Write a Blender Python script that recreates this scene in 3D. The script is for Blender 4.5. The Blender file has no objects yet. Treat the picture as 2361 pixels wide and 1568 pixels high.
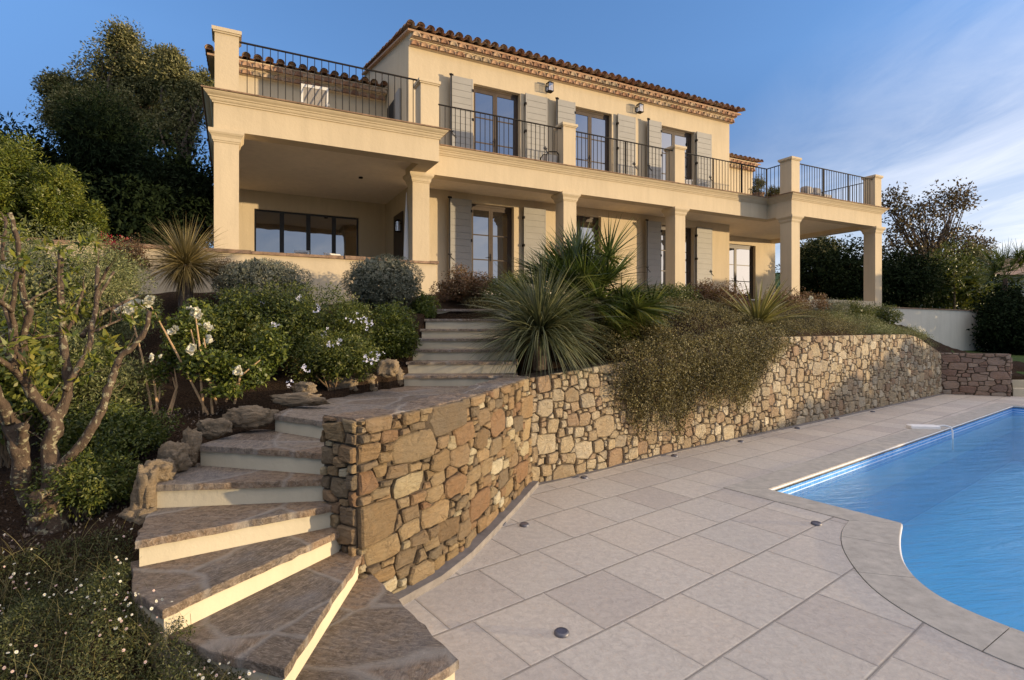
import bpy, math, random
import numpy as np
from mathutils import Vector, noise as mnoise
rad=math.radians
random.seed(7)
sc=bpy.context.scene
COL=sc.collection
# ---------------------------------------------------------------- camera numbers (photo at 2361 px width)
F=1254.3; CX=1180.5; HY=753.5; H=1.85
def G(u,v,z=0.0):
    Y=F*(H-z)/(v-HY); return ((u-CX)/F*Y,Y)
def G3(u,v,z=0.0):
    x,y=G(u,v,z); return (x,y,z)
def PY(u,v,Y):
    return ((u-CX)/F*Y, Y, H-(v-HY)/F*Y)
# ---------------------------------------------------------------- helpers
def tag(o,label=None,cat=None,group=None,kind=None):
    if label: o['label']=label
    if cat: o['category']=cat
    if group: o['group']=group
    if kind: o['kind']=kind
    return o
def empty(name,loc=(0,0,0),rz=0,label=None,cat=None,group=None):
    o=bpy.data.objects.new(name,None); COL.objects.link(o); o.location=loc; o.rotation_euler=(0,0,rz)
    o.empty_display_size=.2
    return tag(o,label,cat,group)
def link(name,me,mats,parent=None,smooth=False):
    if not isinstance(mats,(list,tuple)): mats=[mats]
    for m in mats: me.materials.append(m)
    o=bpy.data.objects.new(name,me); COL.objects.link(o)
    if parent is not None: o.parent=parent
    if smooth and len(me.polygons): me.polygons.foreach_set('use_smooth',[True]*len(me.polygons))
    return o
class MB:
    def __init__(s): s.v=[]; s.f=[]; s.m=[]
    def add(s,vs,fs,mi=0):
        n=len(s.v); s.v+= [tuple(p) for p in vs]
        for f in fs: s.f.append([i+n for i in f]); s.m.append(mi)
    def box(s,a,b,mi=0):
        x0,y0,z0=a; x1,y1,z1=b
        s.add([(x0,y0,z0),(x1,y0,z0),(x1,y1,z0),(x0,y1,z0),(x0,y0,z1),(x1,y0,z1),(x1,y1,z1),(x0,y1,z1)],
              [(0,3,2,1),(4,5,6,7),(0,1,5,4),(1,2,6,5),(2,3,7,6),(3,0,4,7)],mi)
    def prism(s,poly,z0,z1,mi=0):
        n=len(poly)
        a=sum(poly[i][0]*poly[(i+1)%n][1]-poly[(i+1)%n][0]*poly[i][1] for i in range(n))
        if a<0: poly=poly[::-1]
        g0=z0 if isinstance(z0,(list,tuple)) else [z0]*n
        g1=z1 if isinstance(z1,(list,tuple)) else [z1]*n
        s.add([(p[0],p[1],g0[i]) for i,p in enumerate(poly)]+[(p[0],p[1],g1[i]) for i,p in enumerate(poly)],
              [tuple(range(n))[::-1],tuple(range(n,2*n))]+[(i,(i+1)%n,n+(i+1)%n,n+i) for i in range(n)],mi)
    def loft(s,rings,closed=True,caps=True,mi=0):
        n=len(rings[0]); vs=[p for r in rings for p in r]; fs=[]
        for k in range(len(rings)-1):
            for i in range(n if closed else n-1):
                j=(i+1)%n; fs.append((k*n+i,k*n+j,(k+1)*n+j,(k+1)*n+i))
        if caps and closed: fs.append(tuple(range(n))[::-1]); fs.append(tuple((len(rings)-1)*n+i for i in range(n)))
        s.add(vs,fs,mi)
    def tube(s,path,radii,seg=6,mi=0,wob=0,caps=True,rnd=random):
        P=[Vector(p) for p in path]; rings=[]; up=Vector((0,0,1)); prev=None
        for i,p in enumerate(P):
            d=(P[min(i+1,len(P)-1)]-P[max(i-1,0)]).normalized()
            if prev is None:
                a=d.cross(up) if abs(d.z)<.95 else d.cross(Vector((1,0,0)))
            else: a=prev-d*prev.dot(d)
            a.normalize(); prev=a; b=d.cross(a); r=radii[i] if isinstance(radii,(list,tuple)) else radii
            rings.append([p+(a*math.cos(t)+b*math.sin(t))*r*(1+wob*rnd.uniform(-1,1)) for t in [2*math.pi*k/seg for k in range(seg)]])
        s.loft(rings,True,caps,mi)
    def mesh(s,name):
        me=bpy.data.meshes.new(name); me.from_pydata(s.v,[],s.f)
        if any(s.m): me.polygons.foreach_set('material_index',s.m)
        me.validate(); return me
    def build(s,name,mats,parent=None,smooth=False): return link(name,s.mesh(name),mats,parent,smooth)
def np_mesh(name,V,K):
    """V: (n*K,3) with every K consecutive vertices one polygon; or K=array of quads"""
    me=bpy.data.meshes.new(name)
    if isinstance(K,int):
        n=len(V)//K; idx=np.arange(n*K,dtype=np.int32)
    else:
        idx=np.asarray(K,dtype=np.int32).ravel(); n=len(K); K=K.shape[1]
    me.vertices.add(len(V)); me.vertices.foreach_set('co',np.asarray(V,dtype=np.float32).ravel())
    me.loops.add(n*K); me.loops.foreach_set('vertex_index',idx)
    me.polygons.add(n); me.polygons.foreach_set('loop_start',np.arange(0,n*K,K,dtype=np.int32))
    me.update(calc_edges=True); return me
def unit(a): return a/np.maximum(np.linalg.norm(a,axis=-1,keepdims=True),1e-9)
def leaves_arr(rng,P,N,L,W,drop=.25,jit=.8):
    n=len(P); D=unit(rng.normal(size=(n,3))*jit+N*.7+np.array([0,0,-drop]))
    S=unit(np.cross(D,unit(N+rng.normal(size=(n,3))*.6)))
    L=np.broadcast_to(np.asarray(L,float),(n,))*rng.uniform(.65,1.3,n); W=np.broadcast_to(np.asarray(W,float),(n,))*rng.uniform(.7,1.2,n)
    L=L[:,None];W=W[:,None]; C=np.cross(S,D)
    a=P;b=P+D*L*.45+S*W*.5+C*W*.15;c=P+D*L;d=P+D*L*.45-S*W*.5+C*W*.15
    return np.stack([a,b,c,d],1).reshape(-1,3)
def clump_pts(rng,c,r,nc,cr,npl,shell=.55,flat=0,low=-1.0):
    """clumps of points in an ellipsoid; returns P,N"""
    c=np.array(c,float); r=np.array(r,float)
    d=unit(rng.normal(size=(nc*3,3))); d=d[d[:,2]>low][:nc]; nc=len(d)
    rr=rng.uniform(shell,1,nc)**.7; C=c+d*r*rr[:,None]*(1+rng.normal(size=(nc,1))*.07)
    R=cr*rng.uniform(.55,1.35,nc)
    k=np.repeat(np.arange(nc),npl); dd=unit(rng.normal(size=(len(k),3))); q=rng.uniform(.25,1,len(k))**.5
    P=C[k]+dd*(R[k]*q)[:,None]*np.array([1,1,1-flat]); N=unit(dd*.8+unit(d[k]*1.0)*.7)
    return P,N
def foliage(name,mat,parent,arrs):
    V=np.concatenate(arrs); return link(name,np_mesh(name,V,4),mat,parent)
def blades_arr(rng,O,D,L,W,droop,seg=5,taper=1.0):
    n=len(O); D=unit(D); out=[]; p=O.copy(); d=D.copy(); st=(np.broadcast_to(L,(n,))/seg)[:,None]
    S=unit(np.cross(D,np.array([0,0,1.0])+rng.normal(size=(n,3))*.35)); pts=[]
    dr=np.broadcast_to(droop,(n,))[:,None]
    for k in range(seg+1):
        w=np.broadcast_to(W,(n,))[:,None]*(1-(k/seg)**1.6*taper)*(.75 if k==0 else 1)
        pts.append((p-S*w*.5,p+S*w*.5)); p=p+d*st; d=unit(d+np.array([0,0,-1.0])*dr/seg)
    V=np.stack([np.stack(q,1) for q in pts],1).reshape(n,-1,3) # n,(seg+1)*2,3
    m=(seg+1)*2; base=np.arange(n)[:,None,None]*m
    q=np.array([[2*k,2*k+1,2*k+3,2*k+2] for k in range(seg)])[None]
    return V.reshape(-1,3),(base+q).reshape(-1,4)
def blades(name,mat,parent,lst):
    Vs=[];Qs=[];o=0
    for V,Q in lst: Vs.append(V);Qs.append(Q+o);o+=len(V)
    return link(name,np_mesh(name,np.concatenate(Vs),np.concatenate(Qs)),mat,parent)
# ---------------------------------------------------------------- materials
def newmat(name):
    m=bpy.data.materials.new(name); m.use_nodes=True; nt=m.node_tree; nt.nodes.clear()
    out=nt.nodes.new('ShaderNodeOutputMaterial'); return m,nt,out
class NT:
    def __init__(s,nt): s.nt=nt
    def n(s,t,**k):
        x=s.nt.nodes.new('ShaderNode'+t)
        for a,b in k.items():
            if a.startswith('i_'):
                x.inputs[a[2:].replace('_',' ')].default_value=b
            else: setattr(x,a,b)
        return x
    def l(s,a,b): s.nt.links.new(a,b)
    def noise(s,vec,scale,detail=6,rough=.6,dist=0):
        x=s.n('TexNoise'); x.inputs['Scale'].default_value=scale; x.inputs['Detail'].default_value=detail
        x.inputs['Roughness'].default_value=rough; x.inputs['Distortion'].default_value=dist
        if vec is not None: s.l(vec,x.inputs['Vector'])
        return x.outputs['Fac']
    def ramp(s,fac,stops):
        r=s.n('ValToRGB'); e=r.color_ramp.elements
        while len(e)<len(stops): e.new(.5)
        for i,(p,c) in enumerate(stops): e[i].position=p; e[i].color=(*c,1) if len(c)==3 else c
        s.l(fac,r.inputs['Fac']); return r.outputs['Color']
    def mix(s,f,a,b,mode='MIX'):
        m=s.n('MixRGB',blend_type=mode)
        for k,x in ((0,f),(1,a),(2,b)):
            if hasattr(x,'is_linked'): s.l(x,m.inputs[k])
            else: m.inputs[k].default_value=x if k==0 else (*x,1)
        return m.outputs[0]
    def math(s,op,a,b=0,c=0):
        m=s.n('Math',operation=op)
        for k,x in enumerate((a,b,c)):
            if hasattr(x,'is_linked'): s.l(x,m.inputs[k])
            else: m.inputs[k].default_value=x
        return m.outputs[0]
    def map(s,vec,scale=(1,1,1),rot=(0,0,0)):
        m=s.n('Mapping'); m.inputs['Scale'].default_value=scale; m.inputs['Rotation'].default_value=rot; s.l(vec,m.inputs['Vector']); return m.outputs[0]
    def bump(s,h,st=.3,d=.02,nrm=None):
        b=s.n('Bump'); b.inputs['Strength'].default_value=st; b.inputs['Distance'].default_value=d; s.l(h,b.inputs['Height'])
        if nrm is not None: s.l(nrm,b.inputs['Normal'])
        return b.outputs[0]
    def pr(s,col,rough=.8,nrm=None,metal=0,spec=.3):
        p=s.n('BsdfPrincipled'); 
        if hasattr(col,'is_linked'): s.l(col,p.inputs['Base Color'])
        else: p.inputs['Base Color'].default_value=(*col,1)
        if hasattr(rough,'is_linked'): s.l(rough,p.inputs['Roughness'])
        else: p.inputs['Roughness'].default_value=rough
        p.inputs['Metallic'].default_value=metal; p.inputs['Specular IOR Level'].default_value=spec
        if nrm is not None: s.l(nrm,p.inputs['Normal'])
        return p
def obj_co(t): return t.n('TexCoord').outputs['Object']
def wco(t): return t.n('NewGeometry').outputs['Position']
def rnd_isl(t): return t.n('NewGeometry').outputs['Random Per Island']
def plain(name,c,rough=.7,var=.15,scale=6,bump=.1,metal=0,spec=.3,bd=.01):
    m,nt,out=newmat(name); t=NT(nt); v=wco(t); n=t.noise(v,scale,8,.65)
    a=tuple(x*(1-var) for x in c); b=tuple(min(1,x*(1+var)) for x in c)
    col=t.ramp(n,[(.3,a),(.7,b)])
    p=t.pr(col,rough,t.bump(t.noise(v,scale*8,6,.7),bump,bd),metal,spec); t.l(p.outputs[0],out.inputs[0]); return m
def leafmat(name,cols,trans=.3,rough=.5,spec=.35):
    m,nt,out=newmat(name); t=NT(nt); r=rnd_isl(t)
    st=[(i/(max(len(cols)-1,1)),c) for i,c in enumerate(cols)]
    big=t.noise(wco(t),1.3,3,.6)
    col=t.ramp(t.math('ADD',t.math('MULTIPLY',r,.75),t.math('MULTIPLY',t.math('SUBTRACT',big,.35),.8)),st)
    p=t.pr(col,rough,None,0,spec); tr=t.n('BsdfTranslucent'); t.l(t.mix(.5,col,(1,.95,.35),'MULTIPLY'),tr.inputs[0])
    mx=t.n('MixShader'); mx.inputs[0].default_value=trans; t.l(p.outputs[0],mx.inputs[1]); t.l(tr.outputs[0],mx.inputs[2]); t.l(mx.outputs[0],out.inputs[0]); return m
def plaster(name,c):
    m,nt,out=newmat(name); t=NT(nt); v=wco(t)
    n1=t.noise(v,.9,8,.6); n2=t.noise(v,14,8,.7); n3=t.noise(t.map(v,(3,3,.35)),2.2,6,.6)
    col=t.mix(n1,tuple(x*.86 for x in c),tuple(min(1,x*1.08) for x in c))
    col=t.mix(t.math('MULTIPLY',t.ramp(n3,[(.42,(0,0,0)),(.75,(1,1,1))]),.30),col,tuple(x*.66 for x in c))
    p=t.pr(col,.9,t.bump(t.math('ADD',n2,t.noise(v,3.5,5,.6)),.35,.010),0,.15); t.l(p.outputs[0],out.inputs[0]); return m
M={}
PLC=(.56,.455,.305)
M['plaster']=plaster('plaster_warm',PLC)
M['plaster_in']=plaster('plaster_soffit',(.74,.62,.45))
M['plaster_grey']=plaster('plaster_pale',(.62,.58,.48))
M['riser']=plaster('riser_cream',(.56,.49,.35))
M['shutter']=plain('shutter_grey',(.295,.28,.25),.6,.06,3,.05)
M['iron']=plain('iron',(.016,.013,.012),.7,.2,20,.1,0,.15)
M['wood']=plain('door_wood',(.062,.042,.028),.5,.2,5,.1)
M['frame']=plain('dark_frame',(.028,.028,.030),.45,.2,5,.05)
M['white']=plain('white_paint',(.78,.76,.72),.5,.04,5,.03)
M['curtain']=plain('curtain',(.62,.55,.45),.9,.1,5,.03)
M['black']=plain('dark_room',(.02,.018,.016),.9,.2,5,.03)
M['mortar']=plain('mortar',(.095,.072,.05),.95,.35,9,.8,0,.1,.02)
M['genoise']=plain('genoise_mortar',(.62,.50,.34),.9,.12,9,.3)
M['brown_coping']=plain('coping_stone',(.26,.17,.11),.9,.45,9,.7,0,.2,.02)
M['steel']=plain('light_steel',(.13,.13,.15),.5,.1,9,.05,.5,.3)
M['lens']=plain('light_lens',(.10,.10,.13),.15,.1,9,.0,0,.6)
M['cutwood']=plain('cut_wood',(.42,.27,.14),.8,.25,30,.2)
M['yellow']=plain('flower_eye',(.65,.45,.05),.8,.1,9,.0)
def glassmat(name,base,refl,rough=.015):
    m,nt,out=newmat(name); t=NT(nt); fr=t.n('Fresnel'); fr.inputs[0].default_value=1.5
    g=t.n('BsdfGlossy'); g.inputs['Roughness'].default_value=rough; g.inputs[0].default_value=(.9,.93,1,1)
    w=t.noise(wco(t),1.2,2,.4); t.l(t.bump(w,.06,.05),g.inputs['Normal'])
    d=t.n('BsdfDiffuse'); d.inputs[0].default_value=(*base,1)
    mx=t.n('MixShader'); t.l(t.math('MINIMUM',t.math('ADD',t.math('MULTIPLY',fr.outputs[0],1.6),refl),1.0),mx.inputs[0])
    t.l(d.outputs[0],mx.inputs[1]); t.l(g.outputs[0],mx.inputs[2]); t.l(mx.outputs[0],out.inputs[0]); return m
M['glass']=glassmat('window_glass',(.012,.012,.014),.20)
M['glass_up']=M['glass']
def tilemat():
    m,nt,out=newmat('roof_tile'); t=NT(nt); r=rnd_isl(t); v=wco(t)
    col=t.ramp(r,[(0,(.24,.13,.08)),(.3,(.36,.20,.12)),(.6,(.42,.27,.17)),(.8,(.32,.25,.17)),(1,(.50,.36,.24))])
    n=t.noise(v,18,8,.7); col=t.mix(t.ramp(n,[(.5,(0,0,0)),(.8,(1,1,1))]),col,(.14,.12,.09))
    p=t.pr(col,.85,t.bump(n,.4,.01),0,.2); t.l(p.outputs[0],out.inputs[0]); return m
M['tile']=tilemat()
def stonemat(name,stops,gr=(1,1,1)):
    m,nt,out=newmat(name); t=NT(nt); r=rnd_isl(t); v=wco(t)
    # each stone gets its own grain direction offset through the island random
    mv=t.n('VectorMath',operation='ADD'); cx=t.n('CombineXYZ')
    t.l(t.math('MULTIPLY',r,40),cx.inputs[0]); t.l(t.math('MULTIPLY',r,77),cx.inputs[2]); t.l(v,mv.inputs[0]); t.l(cx.outputs[0],mv.inputs[1])
    vv=mv.outputs[0]
    col=t.ramp(r,stops)
    n1=t.noise(vv,7,8,.7,.6); n2=t.noise(t.map(vv,(9,9,42)),1.0,9,.75,.8); n3=t.noise(vv,60,8,.8)
    col=t.mix(t.ramp(n1,[(.35,(0,0,0)),(.75,(1,1,1))]),col,t.mix(.5,col,(1.15,.92,.66),'MULTIPLY'))
    col=t.mix(t.math('MULTIPLY',t.ramp(n2,[(.46,(0,0,0)),(.66,(1,1,1))]),.38),col,(.14,.105,.07))
    hs=t.math('ADD',t.math('MULTIPLY',n2,.8),t.math('MULTIPLY',n3,.35))
    nb=t.bump(t.math('ADD',hs,n1),1.0,.04)
    p=t.pr(col,.88,nb,0,.18); t.l(p.outputs[0],out.inputs[0]); return m
M['stoneA']=stonemat('stone_near',[(0,(.19,.135,.08)),(.2,(.30,.22,.12)),(.38,(.25,.155,.09)),(.5,(.37,.28,.16)),(.64,(.18,.145,.10)),(.8,(.29,.21,.125)),(.92,(.42,.36,.23)),(1,(.56,.51,.37))])
M['stoneB']=stonemat('stone_far',[(0,(.31,.24,.155)),(.25,(.44,.365,.24)),(.45,(.31,.22,.145)),(.65,(.50,.43,.30)),(.85,(.36,.31,.23)),(1,(.60,.53,.39))])
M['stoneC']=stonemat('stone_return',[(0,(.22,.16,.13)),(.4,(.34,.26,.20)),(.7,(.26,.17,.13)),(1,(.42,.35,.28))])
M['rock']=stonemat('border_rock',[(0,(.24,.19,.13)),(.5,(.34,.27,.18)),(1,(.28,.24,.18))])
def slate():
    m,nt,out=newmat('slate_flags'); t=NT(nt); v=wco(t)
    d=t.n('TexNoise'); d.inputs['Scale'].default_value=3; d.inputs['Detail'].default_value=5; t.l(v,d.inputs['Vector'])
    w=t.n('VectorMath',operation='MULTIPLY_ADD'); t.l(d.outputs['Color'],w.inputs[0]); w.inputs[1].default_value=(.16,.16,.16); t.l(v,w.inputs[2])
    vd=t.map(w.outputs[0],(1.45,1.45,.01))
    vo=t.n('TexVoronoi',feature='F1'); t.l(vd,vo.inputs['Vector']); vo.inputs['Scale'].default_value=1
    ve=t.n('TexVoronoi',feature='DISTANCE_TO_EDGE'); t.l(vd,ve.inputs['Vector']); ve.inputs['Scale'].default_value=1
    sepc=t.n('SeparateColor'); t.l(vo.outputs['Color'],sepc.inputs[0])
    col=t.ramp(sepc.outputs[0],[(0,(.13,.098,.070)),(.3,(.21,.155,.105)),(.5,(.31,.20,.115)),(.7,(.17,.138,.11)),(.85,(.34,.27,.19)),(1,(.235,.195,.155))])
    rot=t.n('VectorRotate',rotation_type='Z_AXIS'); t.l(w.outputs[0],rot.inputs['Vector']); t.l(t.math('MULTIPLY',sepc.outputs[1],3.0),rot.inputs['Angle'])
    g=t.noise(t.map(rot.outputs[0],(9,85,30)),1,10,.75,1.2); g2=t.noise(v,26,10,.75,.5); g3=t.noise(v,2.6,6,.65)
    col=t.mix(t.ramp(g,[(.44,(0,0,0)),(.66,(1,1,1))]),col,(.43,.34,.25))
    col=t.mix(t.math('MULTIPLY',t.ramp(g2,[(.36,(1,1,1)),(.54,(0,0,0))]),.7),col,(.06,.045,.034))
    col=t.mix(t.math('MULTIPLY',t.ramp(g3,[(.48,(0,0,0)),(.68,(1,1,1))]),.45),col,(.23,.23,.235))
    j=t.ramp(ve.outputs[0],[(.008,(1,1,1)),(.034,(0,0,0))])
    col=t.mix(t.math('MULTIPLY',j,t.math('MULTIPLY',g3,1.3)),col,(.36,.32,.27)); sp=t.noise(v,95,4,.7); col=t.mix(t.math('MULTIPLY',t.ramp(sp,[(.60,(0,0,0)),(.68,(1,1,1))]),.55),col,(.50,.44,.36))
    hh=t.math('ADD',t.math('ADD',t.math('MULTIPLY',g,.6),t.math('MULTIPLY',g2,.6)),t.math('MULTIPLY',j,-.5))
    p=t.pr(col,.8,t.bump(hh,1.0,.03),0,.25); t.l(p.outputs[0],out.inputs[0]); return m
M['slate']=slate()
def deckmat():
    m,nt,out=newmat('deck_paving'); t=NT(nt); v=wco(t)
    s=t.n('SeparateXYZ'); t.l(v,s.inputs[0]); X,Y=s.outputs[0],s.outputs[1]
    c,sn=math.cos(rad(37.6)),math.sin(rad(37.6))
    a=t.math('ADD',t.math('MULTIPLY',X,c),t.math('MULTIPLY',Y,sn)); b=t.math('ADD',t.math('MULTIPLY',X,-sn),t.math('MULTIPLY',Y,c))
    r=t.math('DIVIDE',t.math('SUBTRACT',b,1.127),.58); ri=t.math('FLOOR',r); rf=t.math('FRACT',r)
    q=t.math('DIVIDE',t.math('ADD',t.math('SUBTRACT',a,2.80),t.math('MULTIPLY',ri,.16)),.59); qi=t.math('FLOOR',q); qf=t.math('FRACT',q)
    def edge(x): return t.math('MINIMUM',x,t.math('SUBTRACT',1,x))
    eb=edge(rf); ea=edge(qf)
    j1=t.math('LESS_THAN',eb,.0085); j2=t.math('LESS_THAN',ea,.0055)
    j=t.math('MAXIMUM',j1,j2)
    cm=t.n('CombineXYZ'); t.l(ri,cm.inputs[0]); t.l(qi,cm.inputs[1]); wn=t.n('TexWhiteNoise',noise_dimensions='2D'); t.l(cm.outputs[0],wn.inputs['Vector'])
    off=t.n('VectorMath',operation='MULTIPLY_ADD'); t.l(wn.outputs['Color'],off.inputs[0]); off.inputs[1].default_value=(30,30,30); t.l(v,off.inputs[2])
    n1=t.noise(off.outputs[0],22,9,.78,.5); n2=t.noise(off.outputs[0],3.2,6,.6); n3=t.noise(off.outputs[0],70,6,.8)
    base=t.ramp(wn.outputs['Value'],[(0,(.57,.51,.435)),(.5,(.63,.565,.475)),(1,(.60,.545,.47))])
    col=t.mix(t.ramp(n1,[(.35,(0,0,0)),(.62,(1,1,1))]),t.mix(.9,base,(.68,.67,.68),'MULTIPLY'),base)
    col=t.mix(t.math('MULTIPLY',t.ramp(n2,[(.42,(0,0,0)),(.7,(1,1,1))]),.35),col,(.55,.49,.40))
    col=t.mix(t.math('MULTIPLY',t.ramp(n3,[(.30,(1,1,1)),(.42,(0,0,0))]),.5),col,(.30,.27,.25))
    col=t.mix(1.0,col,t.ramp(wn.outputs['Value'],[(0,(.90,.89,.90)),(.5,(1.,1,1)),(.8,(.95,.96,.97)),(1,(1.05,1.02,.98))]),'MULTIPLY'); big=t.noise(v,.7,5,.6); col=t.mix(t.math('MULTIPLY',t.ramp(big,[(.4,(0,0,0)),(.7,(1,1,1))]),.22),col,(.38,.36,.33))
    fl_=t.noise(off.outputs[0],38,5,.7,.8); col=t.mix(t.math('MULTIPLY',t.ramp(fl_,[(.56,(0,0,0)),(.68,(1,1,1))]),.38),col,(.60,.42,.27))
    col=t.mix(t.math('MULTIPLY',j,.62),col,(.19,.17,.15))
    soft=t.math('MINIMUM',t.math('MULTIPLY',t.math('MINIMUM',eb,ea),40),1.0)
    hh=t.math('ADD',t.math('ADD',t.math('MULTIPLY',n1,.55),t.math('MULTIPLY',n3,.12)),t.math('MULTIPLY',soft,.5))
    ht=t.math('SUBTRACT',hh,t.math('MULTIPLY',j,.6))
    p=t.pr(col,.55,t.bump(ht,1.0,.018),0,.35); t.l(p.outputs[0],out.inputs[0]); return m
M['deck']=deckmat()
M['coping']=plain('pool_coping',(.41,.375,.32),.6,.2,9,.6,0,.3,.012)
M['gutter']=plain('gutter_concrete',(.20,.18,.165),.85,.25,8,.4)
def soilmat():
    m,nt,out=newmat('soil'); t=NT(nt); v=wco(t); n=t.noise(v,5,8,.7); n2=t.noise(v,45,8,.8)
    vo=t.n('TexVoronoi'); t.l(v,vo.inputs['Vector']); vo.inputs['Scale'].default_value=55
    col=t.ramp(n2,[(.3,(.016,.011,.007)),(.5,(.052,.034,.021)),(.68,(.10,.070,.045)),(.8,(.17,.13,.09))])
    col=t.mix(n,col,t.mix(.6,col,(.9,.66,.45),'MULTIPLY'))
    p=t.pr(col,.95,t.bump(t.math('ADD',n2,t.math('MULTIPLY',vo.outputs[0],.8)),1,.04),0,.1); t.l(p.outputs[0],out.inputs[0]); return m
M['soil']=soilmat()
M['grass_far']=plain('lawn',(.055,.085,.025),.9,.4,12,.6,0,.1,.03)
def watermat():
    m,nt,out=newmat('pool_water'); t=NT(nt); v=wco(t)
    mp=t.map(v,(1.0,1.0,1),(0,0,rad(-12))); mp2=t.map(mp,(.7,4.2,1))
    n=t.noise(mp2,1.7,5,.6,.9); n2=t.noise(mp2,7,4,.6,.4)
    nb=t.bump(t.math('ADD',n,t.math('MULTIPLY',n2,.3)),.5,.03)
    fr=t.n('Fresnel'); fr.inputs[0].default_value=1.42; t.l(nb,fr.inputs['Normal'])
    g=t.n('BsdfGlossy'); g.inputs['Roughness'].default_value=.05; t.l(nb,g.inputs['Normal']); g.inputs[0].default_value=(1,1,1,1)
    tr=t.n('BsdfTransparent'); tr.inputs[0].default_value=(.80,.95,.99,1)
    mx=t.n('MixShader'); df=t.n('BsdfDiffuse'); df.inputs[0].default_value=(.14,.54,.86,1); m0=t.n('MixShader'); m0.inputs[0].default_value=.22; t.l(tr.outputs[0],m0.inputs[1]); t.l(df.outputs[0],m0.inputs[2])
    t.l(fr.outputs[0],mx.inputs[0]); t.l(m0.outputs[0],mx.inputs[1]); t.l(g.outputs[0],mx.inputs[2]); t.l(mx.outputs[0],out.inputs[0]); return m
M['water']=watermat()
def linermat():
    m,nt,out=newmat('pool_liner'); t=NT(nt); v=wco(t)
    s=t.n('SeparateXYZ'); t.l(v,s.inputs[0]); n=t.noise(v,1.2,3,.5,.8)
    col=t.mix(n,(.13,.50,.82),(.19,.58,.88)); dp=t.math('LESS_THAN',s.outputs[2],-.6); col=t.mix(dp,(.36,.72,.92),col); d2=t.math('LESS_THAN',s.outputs[2],-1.28); col=t.mix(d2,col,t.mix(n,(.09,.44,.80),(.14,.55,.88)))  # paler upper band holds the refracted light below the waterline in its colour
    p=t.pr(col,.5,None,0,.2); t.l(p.outputs[0],out.inputs[0]); return m
M['liner']=linermat()
def mosaicmat():
    m,nt,out=newmat('waterline_mosaic'); t=NT(nt); v=wco(t)
    s=t.n('SeparateXYZ'); t.l(v,s.inputs[0])
    a=t.math('ADD',t.math('MULTIPLY',s.outputs[0],math.cos(rad(37.4))),t.math('MULTIPLY',s.outputs[1],math.sin(rad(37.4))))
    qa=t.math('FRACT',t.math('MULTIPLY',a,16)); qz=t.math('FRACT',t.math('MULTIPLY',s.outputs[2],20))
    j=t.math('MAXIMUM',t.math('MULTIPLY',t.math('LESS_THAN',qa,.10),.35),t.math('LESS_THAN',qz,.26))
    cm=t.n('CombineXYZ'); t.l(t.math('FLOOR',t.math('MULTIPLY',a,16)),cm.inputs[0]); t.l(t.math('FLOOR',t.math('MULTIPLY',s.outputs[2],26)),cm.inputs[1])
    wn=t.n('TexWhiteNoise',noise_dimensions='2D'); t.l(cm.outputs[0],wn.inputs['Vector'])
    col=t.mix(wn.outputs['Value'],(.05,.25,.62),(.16,.42,.78)); col=t.mix(j,col,(.62,.72,.82))
    p=t.pr(col,.2,None,0,.5); t.l(p.outputs[0],out.inputs[0]); return m
M['mosaic']=mosaicmat()
def barkmat(name,c1,c2,lich=.5):
    m,nt,out=newmat(name); t=NT(nt); v=wco(t); n=t.noise(t.map(v,(14,14,5)),1.6,8,.7,.5); n2=t.noise(v,38,6,.7)
    col=t.ramp(n,[(.3,c1),(.7,c2)])
    sp=t.ramp(t.noise(v,27,4,.6),[(.56,(0,0,0)),(.62,(1,1,1))]); col=t.mix(t.math('MULTIPLY',sp,lich),col,(.46,.43,.27))
    p=t.pr(col,.9,t.bump(t.math('ADD',n,t.math('MULTIPLY',n2,.4)),1,.02),0,.15); t.l(p.outputs[0],out.inputs[0]); return m
M['bark']=barkmat('bark_pruned',(.050,.036,.026),(.135,.094,.064))
M['bark_dark']=barkmat('bark_dark',(.06,.045,.035),(.14,.10,.075),.2)
M['stem']=plain('stem',(.20,.13,.07),.8,.3,12,.3)
M['leaf_oak']=leafmat('leaf_oak',[(.028,.034,.013),(.090,.095,.036),(.19,.18,.075),(.33,.29,.14)],.2,.7,.15)
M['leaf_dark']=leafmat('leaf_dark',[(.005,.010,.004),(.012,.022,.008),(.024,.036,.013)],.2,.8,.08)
M['leaf_hedge']=leafmat('leaf_hedge',[(0.0382,0.0553,0.0085),(0.0850,0.1148,0.0153),(0.1615,0.1785,0.0255),(0.2550,0.2550,0.0425)],.3,.42)
M['leaf_bush']=leafmat('leaf_bush',[(0.0165,0.0297,0.0066),(0.0528,0.0759,0.0132),(0.1122,0.1287,0.0231),(0.1980,0.1914,0.0396)],.3,.45)
M['leaf_green']=leafmat('leaf_green',[(.022,.036,.007),(.062,.088,.014),(.13,.155,.026),(.27,.27,.055)],.3,.4)
M['leaf_grey']=leafmat('leaf_grey',[(0.0425,0.0467,0.0298),(0.1020,0.1105,0.0723),(0.1870,0.1870,0.1275),(0.3060,0.2890,0.2125)],.15,.6)
M['leaf_rosemary']=leafmat('leaf_rosemary',[(0.0400,0.0560,0.0200),(0.1040,0.1240,0.0400),(0.2000,0.2080,0.0800),(0.3200,0.3040,0.1440)],.2,.55)
M['leaf_red']=leafmat('leaf_red',[(.06,.04,.02),(.13,.08,.035),(.20,.10,.05),(.16,.14,.05)],.25,.5)
M['leaf_vine']=leafmat('leaf_vine',[(.010,.009,.004),(.045,.038,.013),(.115,.095,.033),(.25,.21,.08),(.34,.29,.13)],.22,.55)
M['leaf_autumn']=leafmat('leaf_autumn',[(.035,.026,.016),(.09,.06,.03),(.15,.10,.04),(.16,.14,.05)],.3,.5)
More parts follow.
